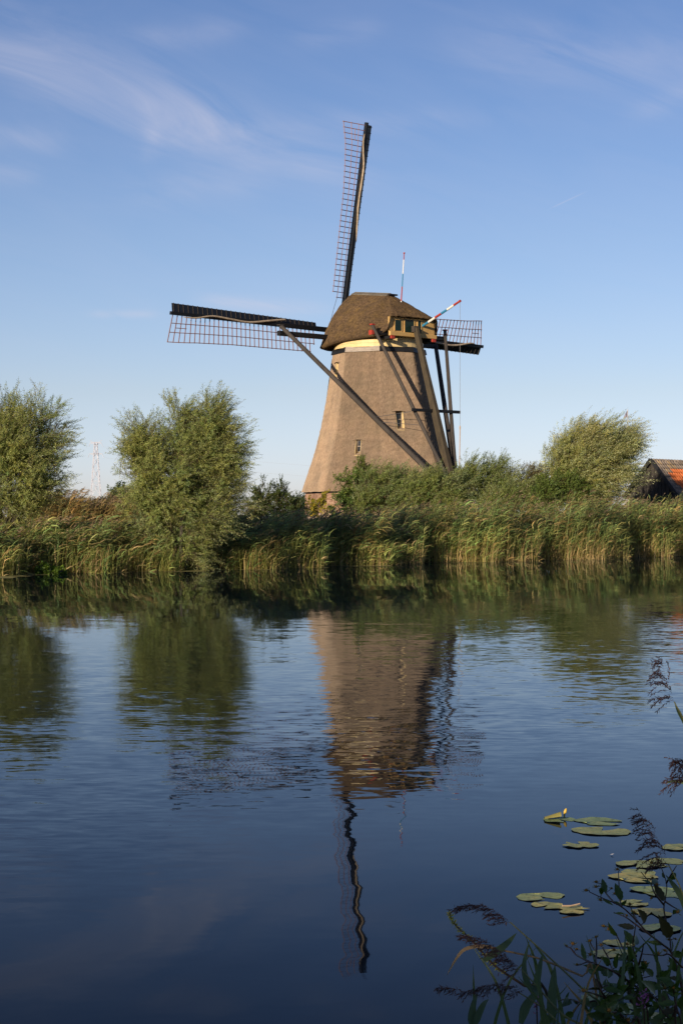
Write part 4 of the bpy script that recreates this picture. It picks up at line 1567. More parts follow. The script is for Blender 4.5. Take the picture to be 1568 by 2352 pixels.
# upright sedge blades at the water's edge
def sedge(seed, n):
    r = np.random.default_rng(seed)
    centers = r.uniform(T_L, T_R, 230)
    t = r.choice(centers, n) + r.normal(0, 0.35, n)
    s = S_FAR + np.array([bank_wobble(a) for a in t]) + 0.25 * np.sin(t * 1.7) + 0.2 * np.sin(t * 0.9 + 1) + r.uniform(-0.9, 0.9, n)
    p = Tdir[None, :] * t[:, None] + Sdir[None, :] * s[:, None]
    p[:, 2] = -0.05
    H = r.uniform(0.25, 1.2, n)
    d0 = nrm(np.array([0, 0, 1.0]) + r.normal(size=(n, 3)) * np.array([0.14, 0.14, 0]))
    d1 = nrm(d0 + np.array([0.25, 0.05, -0.05]) + r.normal(size=(n, 3)) * 0.16)
    sd = nrm(np.cross(d0, rand_unit(r, n)))
    w = r.uniform(0.010, 0.024, n)
    p1 = p + d0 * (H * 0.55)[:, None]
    p2 = p1 + d1 * (H * 0.45)[:, None]
    q = np.stack([p - sd * (w * .5)[:, None], p + sd * (w * .5)[:, None], p1 - sd * (w * .45)[:, None], p1 + sd * (w * .45)[:, None], p2 - sd * (w * .08)[:, None], p2 + sd * (w * .08)[:, None]], axis=1)
    f = np.array([[0, 1, 3, 2], [2, 3, 5, 4]])
    x = (t - T_L) / (T_R - T_L)
    straw_p = np.interp(x, [0, 0.35, 0.5, 1], [0.10, 0.22, 0.6, 0.6])
    straw = r.random(n) < straw_p
    lo = np.where(straw[:, None], np.array([0.66, 0.47, 0.23]), np.array([0.30, 0.29, 0.07]))
    hi = np.where(straw[:, None], np.array([0.50, 0.36, 0.14]), np.array([0.18, 0.23, 0.05]))
    k = r.uniform(0.6, 1.25, n)[:, None]
    c = np.stack([lo * k, lo * k, (lo + hi) / 2 * k, (lo + hi) / 2 * k, hi * k, hi * k], axis=1)
    o = add('sedge', q.reshape(-1, 3), (f[None] + (np.arange(n) * 6)[:, None, None]).reshape(-1, 4), M['reed'], None, col=c.reshape(-1, 3))
    return tagk(o, 'straw and yellow-green sedge stems standing in the water edge', 'sedge', kind='stuff')


sedge(61, 9500)

# duckweed scum along the far edge
M['duckweed'] = simple('duckweed_scum', (0.27, 0.24, 0.075), (0.14, 0.125, 0.04), 3.0, 0.8, bump=0.3)
dv, df = [], []
ts_ = np.arange(T_L - 5, T_R + 5, 0.35)
rr_ = np.random.default_rng(66)
wid = np.interp(ts_, [T_L, T_L + 10, T_L + 18, T_L + 26, T_R], [2.3, 2.1, 1.6, 1.4, 1.2])
for i, t in enumerate(ts_):
    s = S_FAR + bank_wobble(t)
    wv_ = wid[i] * (0.6 + 0.4 * math.sin(t * 0.7) + 0.25 * math.sin(t * 1.9) + rr_.normal(0, 0.12))
    dv += [TS(t, s - max(0.05, wv_) + 0.1, 0.004), TS(t, s + 0.9, 0.004)]
for i in range(len(ts_) - 1):
    df.append((2 * i, 2 * i + 2, 2 * i + 3, 2 * i + 1))
tagk(add('duckweed', dv, df, M['duckweed']), 'thin olive duckweed film along the far water edge', 'duckweed', kind='stuff')

# low bright marsh plant at the left water edge
plant_tree('watercress_clump', 'low bright green marsh plant at the water edge, far left', 'plant', 64.6,
           [(110, 1310, 30, 8), (85, 1302, 18, 8), (135, 1312, 16, 6)], 71, 240, 8, (0.14, 0.10, 0.07), leaf_mat('marsh_leaf', (0.06, 0.12, 0.015), (0.12, 0.18, 0.02), None, 0.3), 108, 0.02, 3, gz=-0.02, up=0.6)

# ------------------------------------------------------------------ barn
BG = RAD(42)
Rr = np.array([math.sin(BG), math.cos(BG), 0])       # ridge, away from the gable
Wd = np.array([math.cos(BG), -math.sin(BG), 0])      # to the visible slope
apex = P(1496.3, 1057, 115.0)
bz = 1.0
barn = empty('barn', (apex[0] + 1.5, apex[1] + 1.5, bz), 'small black boarded barn with an orange and grey tiled roof at the right edge', 'barn')
HW, RH = 1.90, 2.24
LEN = 6.0


def bp_(r, w, z): return np.array([apex[0], apex[1], 0]) + Rr * r + Wd * w + ZU * z


az = apex[2]
ez = az - RH
M['tar_board'] = simple('tarred_board', (0.050, 0.042, 0.034), (0.022, 0.019, 0.016), 5, 0.8, (1, 1, 0.2), 0.4, 40, var=0.35)
# walls
wl_ = MB()
wl_.put([bp_(0.1, -HW + 0.2, bz), bp_(0.1, HW - 0.2, bz), bp_(0.1, HW - 0.2, ez), bp_(0.1, -HW + 0.2, ez),
         bp_(LEN, -HW + 0.2, bz), bp_(LEN, HW - 0.2, bz), bp_(LEN, HW - 0.2, ez), bp_(LEN, -HW + 0.2, ez)], BOXF)
wall_b = wl_.build('wall', M['black'], barn)
nb = 26
for i in range(nb):
    w0 = -HW + 0.12 + i * (2 * HW - 0.24) / nb
    w1 = w0 + (2 * HW - 0.24) / nb - 0.012
    prr = 0.05 if i % 2 else 0.07
    h0, h1 = [az - 0.05 - RH * abs(w) / HW for w in (w0, w1)]
    zb_ = ez + 0.02
    if min(h0, h1) < zb_ + 0.03: continue
    add('gable_board', [bp_(prr, w0, zb_), bp_(prr, w1, zb_), bp_(prr, w1, h1), bp_(prr, w0, h0),
                        bp_(0.1, w0, zb_), bp_(0.1, w1, zb_), bp_(0.1, w1, h1), bp_(0.1, w0, h0)], [(0, 1, 2, 3), (7, 6, 5, 4), (0, 4, 5, 1), (1, 5, 6, 2), (2, 6, 7, 3), (3, 7, 4, 0)], M['tar_board'], barn)
add('gable_beam', *beam(bp_(0.03, -HW + 0.1, ez - 0.06), bp_(0.03, HW - 0.1, ez - 0.06), 0.1, 0.16), M['black'], barn)
nb = 14
for i in range(9):       # horizontal boards under the beam
    z0 = ez - 0.16 - i * 0.2
    add('wall_board', *_b(bp_(0.075, 0, z0 - 0.09), Wd * (HW - 0.2), Rr * 0.022, ZU * 0.094), M['tar_board'], barn)
for sg in (-1, 1):
    p0, p1 = bp_(-0.16, 0.0, az + 0.05), bp_(-0.16, sg * (HW + 0.12), ez - 0.10)
    add('verge_board', *beam(p0, p1, 0.05, 0.24, up=ZU), M['black'], barn)
    add('roof_deck', [bp_(-0.14, 0, az - 0.03), bp_(LEN, 0, az - 0.03), bp_(LEN, sg * (HW + 0.1), ez - 0.14), bp_(-0.14, sg * (HW + 0.1), ez - 0.14),
                      bp_(-0.14, 0, az - 0.07), bp_(LEN, 0, az - 0.07), bp_(LEN, sg * (HW + 0.1), ez - 0.18), bp_(-0.14, sg * (HW + 0.1), ez - 0.18)], BOXF, M['black'], barn)
# pantiles, one object each, on the visible slope
M['tile_orange'] = simple('orange_pantile', (0.62, 0.175, 0.055), (0.50, 0.13, 0.04), 8, 0.75, bump=0.2, var=0.2)
M['tile_grey'] = simple('grey_pantile', (0.25, 0.20, 0.16), (0.13, 0.105, 0.085), 8, 0.8, bump=0.2, var=0.3)
M['tile_tan'] = simple('lichened_pantile', (0.36, 0.26, 0.15), (0.22, 0.155, 0.09), 8, 0.85, bump=0.2, var=0.2)
sl = unit(Wd * HW - ZU * RH)
sn = unit(np.cross(Rr, sl))
if sn[2] < 0: sn = -sn
SL = math.hypot(HW, RH) + 0.16
rows = 9
th_, tw_w = SL / rows, 0.285


def tile_mesh(mat):
    vv, ff = [], []
    ns = 7
    for e_ in (0.0, 0.022):
        for (y, lift) in ((0, 0.02), (th_ * 1.06, 0.055)):
            for i in range(ns):
                x = i / (ns - 1)
                hgt = 0.060 * math.sin(x * 2 * math.pi + 0.4)
                vv.append((x * tw_w * 1.03, y, lift + hgt - e_))
    for i in range(ns - 1):
        ff.append((i, i + 1, ns + i + 1, ns + i))
        ff.append((2 * ns + i + 1, 2 * ns + i, 3 * ns + i, 3 * ns + i + 1))
        ff.append((ns + i, ns + i + 1, 3 * ns + i + 1, 3 * ns + i))
    ff.append((0, ns, 3 * ns, 2 * ns))
    return make_mesh('roof_tile', vv, ff, mat, smooth=True)


tm = {k: tile_mesh(M[k]) for k in ('tile_orange', 'tile_grey', 'tile_tan')}
tr = random.Random(4)
for ro in range(rows):
    for c in range(17):
        first = [99, 99, 5, 3, 3, 3, 3, 3, 3][ro] + (1 if ro > 5 else 0)
        kind = 'tile_orange' if c >= first else ('tile_tan' if tr.random() < (0.2 if ro < 2 else 0.1) else 'tile_grey')
        o3 = bp_(-0.12 + c * tw_w, 0, az) + sl * (0.02 + ro * th_) + sn * (0.012 + tr.uniform(-0.004, 0.006))
        inst('roof_tile', tm[kind], frame_mat(o3, Rr, sl, sn), barn)
rt = make_mesh('ridge_tile', *tube([(0, 0, 0), (0.30, 0, 0.0), (0.31, 0, 0.0), (0.36, 0, 0)], [0.105, 0.10, 0.12, 0.12], 10), M['tile_grey'], smooth=True)
for i in range(14):
    inst('ridge_tile', rt, frame_mat(bp_(-0.14 + i * 0.355, 0, az - 0.005), Rr, np.cross(ZU, Rr), ZU), barn)
M['zinc'] = simple('zinc_pipe', (0.30, 0.31, 0.33), (0.20, 0.21, 0.23), 4, 0.45)
gut = bp_(-0.1, HW + 0.16, ez - 0.2)
add('gutter', *tube([gut, gut + Rr * LEN], 0.06, 8), M['zinc'], barn)
add('drain_pipe', *tube(smooth_path([gut + Rr * 0.2 - ZU * 0.03, gut + Rr * 0.2 - ZU * 0.16, gut + Rr * 0.12 - Wd * 0.28 - ZU * 0.34, gut + Rr * 0.12 - Wd * 0.3 - ZU * 0.6, gut + Rr * 0.12 - Wd * 0.3 - ZU * 2.2], 20), 0.045, 8), M['zinc'], barn)

# ------------------------------------------------------------------ pylon with wires, far flag
M['galv'] = simple('galvanised_steel', (0.62, 0.62, 0.68), (0.52, 0.52, 0.58), 0.2, 0.5)
YP = 1250.0
pyl = empty('electricity_pylon', P(220, 1189, YP) * np.array([1, 1, 0]) + np.array([0, 0, 1.0]), 'pale lattice electricity pylon on the horizon between the left willows', 'pylon')


def pp_(dx, dy, dep=0.0):
    q = P(dx, dy, YP)
    q[1] += dep
    return q


lev = [(1182, 15.5), (1140, 11), (1105, 8.5), (1075, 6.8), (1050, 5.0), (1030, 3.8), (1017, 3.2)]
k_ = YP / F
for sx in (-1, 1):
    for sy in (-1, 1):
        pts = [pp_(220 + sx * w, dy, sy * w * k_) for dy, w in lev]
        add('leg', *tube(pts, 0.20, 4), M['galv'], pyl)
for i in range(len(lev) - 1):
    (ya, wa), (yb, wb) = lev[i], lev[i + 1]
    for sy in (-1, 1):
        for sx in (-1, 1):
            add('brace', *tube([pp_(220 - sx * wa, ya, sy * wa * k_), pp_(220 + sx * wb, yb, sy * wb * k_)], 0.12, 4), M['galv'], pyl)
            add('brace', *tube([pp_(220 + sy * wa, ya, -sx * wa * k_), pp_(220 + sy * wb, yb, sx * wb * k_)], 0.12, 4), M['galv'], pyl)
    add('brace', *tube([pp_(220 - wb, yb, -wb * k_), pp_(220 + wb, yb, -wb * k_)], 0.16, 4), M['galv'], pyl)
for (dy, half) in ((1043, 15), (1018, 13)):
    add('crossarm', *tube([pp_(220 - half, dy - 1), pp_(220 - 4, dy - 2), pp_(220 + 4, dy - 2), pp_(220 + half, dy - 1)], [0.12, 0.3, 0.3, 0.12], 4), M['galv'], pyl)
    add('crossarm', *tube([pp_(220 - half, dy - 1), pp_(220 - 4, dy + 2), pp_(220 + 4, dy + 2), pp_(220 + half, dy - 1)], [0.12, 0.24, 0.24, 0.12], 4), M['galv'], pyl)
for sx in (-1, 1):
    add('earth_peak', *tube([pp_(220 + sx * 3, 1018), pp_(220 + sx * 14, 1011)], 0.16, 4), M['galv'], pyl)
    for dy, half in ((1043, 15), (1018, 13)):
        add('insulator', *tube([pp_(220 + sx * half, dy), pp_(220 + sx * (half + 3), dy + 8)], 0.14, 4), M['galv'], pyl)
M['cable'] = simple('far_cable', (0.40, 0.41, 0.44), None, 1, 0.6)
for (dy, half, lab) in ((1043, 18, 'lower thin power cable sagging right from the pylon'), (1018, 16, 'upper thin power cable sagging right from the pylon')):
    a = pp_(220 + half, dy + 8)
    b_ = P(1750, dy + 95, 900.0)
    pts = []
    for t in np.linspace(0, 1, 20):
        q = a * (1 - t) + b_ * t
        q[2] -= 9.0 * 4 * t * (1 - t) * 0.5
        pts.append(q)
    tagk(add('power_cable', *tube(pts, 0.035, 4), M['cable']), lab, 'cable')

fl = empty('flag_mast', P(1438, 1180, 150), 'small grey flag on a thin mast behind the silvery willow', 'flag')
M['flagcloth'] = simple('faded_flag', (0.30, 0.26, 0.32), (0.16, 0.15, 0.22), 1.5, 0.8)
add('mast', *tube([P(1444.5, 1190, 150), P(1441, 940, 150)], [0.05, 0.03], 6), simple('pale_mast', (0.55, 0.52, 0.52)), fl)
fv, ff_ = [], []
for i in range(5):
    for j in range(7):
        x_ = 1440.5 - i * 2.5 * (0.25 + j / 8)
        y_ = 942 + j * 2.6 + i * 0.9
        q = P(x_, y_, 150)
        q[1] += 0.10 * math.sin(i * 1.6 + j * 0.5)
        fv.append(q)
for i in range(4):
    for j in range(6):
        ff_.append((i * 7 + j, i * 7 + j + 1, (i + 1) * 7 + j + 1, (i + 1) * 7 + j))
add('flag', fv, ff_, M['flagcloth'], fl, smooth=True)

# post and rusty frame half hidden behind the reeds
tagk(add('wooden_post', *beam(P(555, 1225, 80), P(555.5, 1182, 80), 0.14, 0.14), M['strut']), 'grey wooden post standing in reeds beside the hawthorn', 'post')
M['orange_red'] = simple('orange_red_paint', (0.55, 0.12, 0.06), (0.40, 0.08, 0.04), 4, 0.5)
cart = empty('hay_cart', P(516, 1215, 82), 'orange farm cart with a grey hood half hidden behind the pollard willow', 'cart')
for dx in (509, 523):
    add('post', *beam(P(dx, 1212, 82), P(dx, 1190, 82), 0.07, 0.07), M['orange_red'], cart)
add('rail', *beam(P(504, 1193, 82), P(528, 1193, 82), 0.06, 0.10), M['orange_red'], cart)
add('rail', *beam(P(504, 1202, 82), P(528, 1202, 82), 0.06, 0.07), M['orange_red'], cart)
add('hood', *beam(P(498, 1187, 82.4), P(532, 1188, 82.4), 0.8, 0.10), M['zinc'], cart)


# ------------------------------------------------------------------ lily pads
def pad_mat():
    m, nt, out = mat_new('lily_pad')
    v = mapping(nt)
    n1 = noise(nt, v, 9, 5, 0.65)
    n2 = noise(nt, v, 34, 3, 0.6)
    oi = nt.nodes.new('ShaderNodeObjectInfo')
    col = ramp2(nt, n1.outputs[0], [(0.3, (0.20, 0.24, 0.11)), (0.55, (0.31, 0.32, 0.14)), (0.72, (0.46, 0.37, 0.15))])
    sp_ = ramp2(nt, n2.outputs[0], [(0.34, (0.40, 0.30, 0.2)), (0.43, (1, 1, 1))])
    col = mixc(nt, 1.0, col, sp_, 'MULTIPLY')
    tint = ramp2(nt, oi.outputs['Random'], [(0, (0.72, 0.92, 0.95)), (1, (1.3, 1.1, 0.8))])
    col = mixc(nt, 1.0, col, tint, 'MULTIPLY')
    b = nt.nodes.new('ShaderNodeBsdfPrincipled')
    b.inputs['Roughness'].default_value = 0.6
    b.inputs['Specular IOR Level'].default_value = 0.2
    lnk(nt, col, b.inputs['Base Color'])
    bp2 = nt.nodes.new('ShaderNodeBump')
    bp2.inputs['Strength'].default_value = 0.4
    bp2.inputs['Distance'].default_value = 0.01
    lnk(nt, n1.outputs[0], bp2.inputs['Height'])
    lnk(nt, bp2.outputs[0], b.inputs['Normal'])
    lnk(nt, b.outputs[0], out.inputs[0])
    return m


M['pad'] = pad_mat()


def c8(x, y): return (1700 + x / 1.5208) / 1.7417, (2600 + y / 1.5208) / 1.7417


def lily(xc, yc, wpx, label, seed, aspect=1.15, lobes_=0, z=0.006, ang=None):
    r = np.random.default_rng(seed)
    dx, dy = c8(xc, yc)
    Yd = CAMZ * F / (dy - HOR)
    c = P(dx, dy, Yd)
    R = wpx / 1.5208 / 1.7417 / F * Yd / 2
    ang = r.uniform(0, 6.28) if ang is None else ang
    n = 44
    v, f = [(0, 0, 0.004)], []
    ph = r.uniform(0, 6.28, 4)
    rings = (0.35, 0.7, 1.0)
    for q in rings:
        for i in range(n):
            a = 0.30 + (2 * math.pi - 0.60) * i / (n - 1)
            w = 1 + 0.05 * math.sin(2 * a + ph[0]) + 0.035 * math.sin(5 * a + ph[1]) + 0.02 * math.sin(11 * a + ph[2])
            if lobes_:
                w *= 1 - 0.33 * max(0, math.sin(lobes_ * a / 2 + ph[3])) ** 6
            rr = R * q * (w if q == 1 else 1)
            zz = 0.001 + (0.0016 * math.sin(3 * a + ph[0]) + 0.0014 * math.sin(7 * a + ph[1])) * q * q + (0.0015 if q == 1 else 0)
            v.append((rr * math.cos(a), rr * math.sin(a) / aspect, max(0.001, zz)))
    for i in range(n - 1):
        f.append((0, 1 + i, 2 + i, 2 + i))
        for k in range(len(rings) - 1):
            a = 1 + k * n + i
            f.append((a, a + n, a + n + 1, a + 1))
    f = [tuple(dict.fromkeys(q)) for q in f]
    me = make_mesh('lily_pad', v, f, M['pad'], smooth=True)
    o = bpy.data.objects.new('lily_pad', me)
    COL.objects.link(o)
    o.location = (c[0], c[1], z)
    o.rotation_euler = (0, 0, ang)
    tagk(o, label, 'lily pad', 'floating lily pads')
    return o, c, R


lilies = [
    (815, 1036, 200, 'farthest lily pad, with a folded edge and a yellow bud beside it', 1.35, 0),
    (1055, 1048, 285, 'broad lily pad touching the folded one at its left', 1.3, 3),
    (1072, 1108, 288, 'broad smooth lily pad in front of the farthest pair', 1.1, 0),
    (945, 1192, 205, 'ragged torn yellowish lily pad alone in open water', 1.2, 6),
    (700, 1505, 250, 'large lily pad of the left cluster with a pale bud at its tip', 1.1, 4),
    (745, 1560, 188, 'small lily pad in front of the large left one', 1.2, 0),
    (905, 1588, 198, 'lily pad with a straw on it, rightmost of the left cluster', 1.1, 5),
    (1292, 1312, 205, 'blue-green lily pad at the left end of the back row by the marigolds', 1.1, 0),
    (1425, 1298, 250, 'wide pale lily pad behind the drooping plume', 1.1, 4),
    (1298, 1362, 195, 'small lily pad lying between two wider ones under the marigold tips', 1.2, 0),
    (1275, 1392, 300, 'long narrow lily pad nearest the open water on the right', 1.5, 3),
    (1330, 1465, 130, 'small round lily pad with a turned-up rim beside the big one', 1.0, 0),
    (1500, 1482, 300, 'largest lily pad, cut by the right frame edge behind a marigold stem', 1.0, 4),
    (1270, 1545, 160, 'oval lily pad just below the round one', 1.2, 0),
    (1375, 1605, 230, 'wrinkled lily pad behind the middle marigold leaves', 1.3, 4),
    (1430, 1702, 200, 'dull lily pad behind the dark upright marigold leaf', 1.2, 0),
    (1180, 1790, 150, 'small shaded lily pad behind the marigold stems', 1.1, 0),
    (1150, 1855, 230, 'shaded lily pad between the crossing marigold stems', 1.2, 4),
    (1535, 1205, 170, 'lily pad behind the plume at the right frame edge', 1.1, 0),
    (1050, 2130, 210, 'dark lily pad low among the shaded leaves', 1.1, 3),
    (1235, 2190, 230, 'nearest dark lily pad under the marigold plants', 1.1, 0),
    (1430, 2245, 200, 'dark lily pad in the bottom corner', 1.1, 4),
]
pads = []
for i, (x, y, w, lab, asp, lb) in enumerate(lilies):
    pads.append(lily(x, y, w * (1.08 if 7 <= i <= 18 else 1.0), lab, 100 + i, asp * 0.74, lb, 0.0006 + 0.0014 * (i % 4)))
# folded leaf edge, bud and flotsam belong to the farthest pads
M['bud'] = simple('yellow_bud', (0.62, 0.42, 0.06), (0.45, 0.30, 0.05), 20, 0.5)
M['pad_under'] = simple('pad_underside', (0.30, 0.26, 0.07), (0.20, 0.18, 0.05), 20, 0.6)
o0, cc0, R0_ = pads[0]
fv, ff_ = [], []
for i in range(9):
    a = i / 8
    for j in range(5):
        b_ = j / 4
        fv.append((cc0[0] + (-0.9 + 1.0 * a) * R0_, cc0[1] + 0.05 - 0.09 * b_, 0.008 + 0.048 * math.sin(b_ * math.pi * 0.85) * (0.25 + 0.75 * a)))
for i in range(8):
    for j in range(4):
        ff_.append((i * 5 + j, (i + 1) * 5 + j, (i + 1) * 5 + j + 1, i * 5 + j + 1))
fo = add('rolled_edge', np.array(fv) - np.array(o0.location), ff_, M['pad_under'], None, smooth=True)
fo.parent = o0
fo.matrix_parent_inverse = Matrix.Rotation(-o0.rotation_euler.z, 4, 'Z')
bx_, by_ = c8(843, 1006)
bY = CAMZ * F / (c8(843, 1022)[1] - HOR)
bpos = P(bx_, by_, bY)
bud = empty('lily_bud', (bpos[0], bpos[1], 0), 'small yellow water lily bud standing out of the water', 'flower')
add('stalk', *tube([(bpos[0], bpos[1], -0.05), (bpos[0] + 0.004, bpos[1], 0.03)], 0.006, 6), M['pad_under'], bud)
add('petals', *tube([(bpos[0] + 0.004, bpos[1], 0.025), (bpos[0] + 0.008, bpos[1], 0.036), (bpos[0] + 0.013, bpos[1], 0.052), (bpos[0] + 0.016, bpos[1], 0.062)], [0.006, 0.011, 0.009, 0.003], 8), M['bud'], bud, smooth=True)
sx_, sy_ = c8(885, 1590)
sY = CAMZ * F / (sy_ - HOR)
q = P(sx_, sy_, sY)
tagk(add('straw', *tube([q + np.array([-0.045, -0.02, 0.03]), q + np.array([0.0, 0.0, 0.026]), q + np.array([0.05, 0.03, 0.03])], 0.004, 5), M['rope']), 'pale straw lying on the rightmost pad of the left cluster', 'straw')
sx_, sy_ = c8(1136, 1253)
q = P(sx_, sy_, CAMZ * F / (sy_ - HOR))
tagk(add('petal', [q + np.array([-0.012, 0, 0.006]), q + np.array([0, -0.012, 0.008]), q + np.array([0.014, 0.002, 0.012]), q + np.array([0.002, 0.014, 0.008])], [(0, 1, 2, 3)], M['white']), 'single white petal floating on open water', 'petal')

# ------------------------------------------------------------------ foreground plants
M['fg_stem'] = simple('marigold_stem', (0.055, 0.045, 0.022), (0.06, 0.025, 0.022), 12, 0.6)
M['fg_leaf'] = leaf_mat('marigold_leaf', (0.045, 0.085, 0.018), (0.075, 0.12, 0.022), None, 0.30, 0.45, attr=False)
M['fg_leaf_dark'] = leaf_mat('bronzed_marigold_leaf', (0.05, 0.045, 0.015), (0.075, 0.06, 0.02), None, 0.22, 0.5, attr=False)
M['fg_head'] = simple('marigold_disc', (0.42, 0.21, 0.03), (0.20, 0.085, 0.015), 60, 0.8, bump=0.5, bscale=200)
M['fg_bract'] = leaf_mat('marigold_bract', (0.09, 0.12, 0.02), (0.22, 0.22, 0.03), None, 0.3, attr=False)
M['reed_leaf'] = leaf_mat('reed_blade', (0.075, 0.115, 0.05), (0.11, 0.15, 0.06), (0.12, 0.155, 0.09), 0.35, 0.45, attr=False)
M['reed_stem'] = simple('reed_stem', (0.20, 0.20, 0.08), (0.12, 0.13, 0.05), 8, 0.5)
M['dry_blade'] = leaf_mat('dry_reed_blade', (0.36, 0.22, 0.10), (0.40, 0.25, 0.12), None, 0.3, 0.6, attr=False)
M['plume'] = leaf_mat('purple_plume', (0.05, 0.024, 0.028), (0.115, 0.06, 0.05), None, 0.15, 0.7, attr=False)
M['spike'] = leaf_mat('loosestrife_spike', (0.28, 0.32, 0.05), (0.48, 0.43, 0.08), None, 0.25, attr=False)
M['pink'] = simple('pink_petal', (0.45, 0.16, 0.34), (0.32, 0.10, 0.24), 30, 0.6)


def c3(x, y): return (2231 + x / 3.136) / 1.7417, (3400 + y / 3.136) / 1.7417


def c2(x, y): return (1780 + x / 2.8457) / 1.7417, (3450 + y / 2.8457) / 1.7417


def toothed_leaf():
    """unit leaf along +X, toothed margin, folded along the midrib"""
    n = 9
    v, f = [], []
    for i in range(n + 1):
        x = i / n
        w = 0.5 * (math.sin(math.pi * x ** 0.72)) ** 0.9 * (1 - 0.25 * x)
        if 0 < i < n:
            w *= 1.0 if i % 2 else 0.82
        zc_ = -0.10 * x * x
        v += [(x, w, zc_ + 0.16 * w), (x, 0, zc_), (x, -w, zc_ + 0.16 * w)]
    for i in range(n):
        a = i * 3
        f += [(a, a + 1, a + 4, a + 3), (a + 1, a + 2, a + 5, a + 4)]
    return v, f


leaf_me = {k: make_mesh('leaf', *toothed_leaf(), M[k], smooth=True) for k in ('fg_leaf', 'fg_leaf_dark')}


def head_mesh():
    b = MB()
    prof_ = [(0.0, 0.2), (0.25, 0.62), (0.6, 0.68), (0.9, 0.5), (1.0, 0.0)]
    return tube([(0, 0, a * 1.0 - 0.3) for a, r in prof_], [max(0.02, r) for a, r in prof_], 10)


head_me = make_mesh('flower_head', *head_mesh(), M['fg_head'], smooth=True)
bv, bf = [], []
for i in range(8):
    a = 2 * math.pi * i / 8 + 0.2 * math.sin(i * 5)
    L = 1.5 + 0.6 * math.sin(i * 2.7)
    cdir = np.array([math.cos(a), math.sin(a), 0])
    sdir = np.array([-math.sin(a), math.cos(a), 0])
    k = len(bv)
    bv += [cdir * 0.4 + ZU * -0.25, cdir * (0.4 + L * 0.5) + sdir * 0.2 + ZU * 0.1, cdir * (0.4 + L) * 0.95 + ZU * 0.5, cdir * (0.4 + L * 0.5) - sdir * 0.2 + ZU * 0.1]
    bf.append((k, k + 1, k + 2, k + 3))
bract_me = make_mesh('bracts', bv, bf, M['fg_bract'])

plants = {
    'A': dict(Y=5.25, label='tall bur marigold with toothed leaves, its top stems reaching over the pads', stems=[
        [(1568, 2300), (1560, 1800), (1500, 1520), (1420, 1290), (1310, 1190), (1140, 1060), (1000, 910), (800, 720), (560, 610), (390, 530)],
        [(800, 720), (770, 600), (765, 440), (758, 280)],
        [(1420, 1290), (1395, 1060), (1330, 760), (1350, 600), (1360, 420), (1275, 170)],
        [(1360, 415), (1420, 310), (1485, 205)],
        [(1315, 700), (1220, 560), (1160, 430), (1040, 280)],
        [(1350, 650), (1430, 710), (1510, 755)],
        [(700, 690), (600, 545), (555, 470)],
        [(1000, 910), (945, 800), (900, 700)],
        [(1140, 1060), (960, 930), (850, 850), (700, 790)]]),
    'B': dict(Y=4.85, label='bushy bur marigold in the middle, thick with green leaves and brown heads', stems=[
        [(1500, 2350), (1390, 1995), (1060, 1780), (880, 1650), (690, 1530), (520, 1455), (390, 1410), (270, 1450)],
        [(390, 1410), (230, 1320), (160, 1240), (105, 1215)],
        [(1150, 2300), (1090, 1900), (1060, 1640), (1000, 1440), (940, 1220), (960, 1050), (975, 950)],
        [(1000, 1440), (860, 1320), (740, 1090), (650, 1000)],
        [(700, 1500), (640, 1380), (570, 1250), (540, 1200)],
        [(1010, 1460), (1050, 1310), (1075, 1180)],
        [(1560, 1480), (1400, 1320), (1290, 1330), (1050, 1310)],
        [(480, 1420), (485, 1250), (480, 1110)],
        [(430, 1280), (420, 1200), (400, 1150)]]),
    'C': dict(Y=4.55, label='lowest bur marigold with bronzed leaves in the bottom corner', stems=[
        [(1060, 2400), (900, 2183), (750, 2040), (600, 1860), (540, 1770), (490, 1620), (470, 1540)],
        [(600, 1860), (420, 1800), (320, 1770)],
        [(1560, 2300), (1400, 2130), (1300, 2010), (1200, 1850), (1130, 1770)],
        [(1480, 2250), (1500, 2050), (1460, 1850), (1445, 1740)],
        [(600, 2240), (300, 1940), (120, 1880), (0, 1900)],
        [(1500, 2050), (1400, 1880), (1340, 1745)],
        [(750, 2040), (660, 2040), (640, 2020)]]),
}
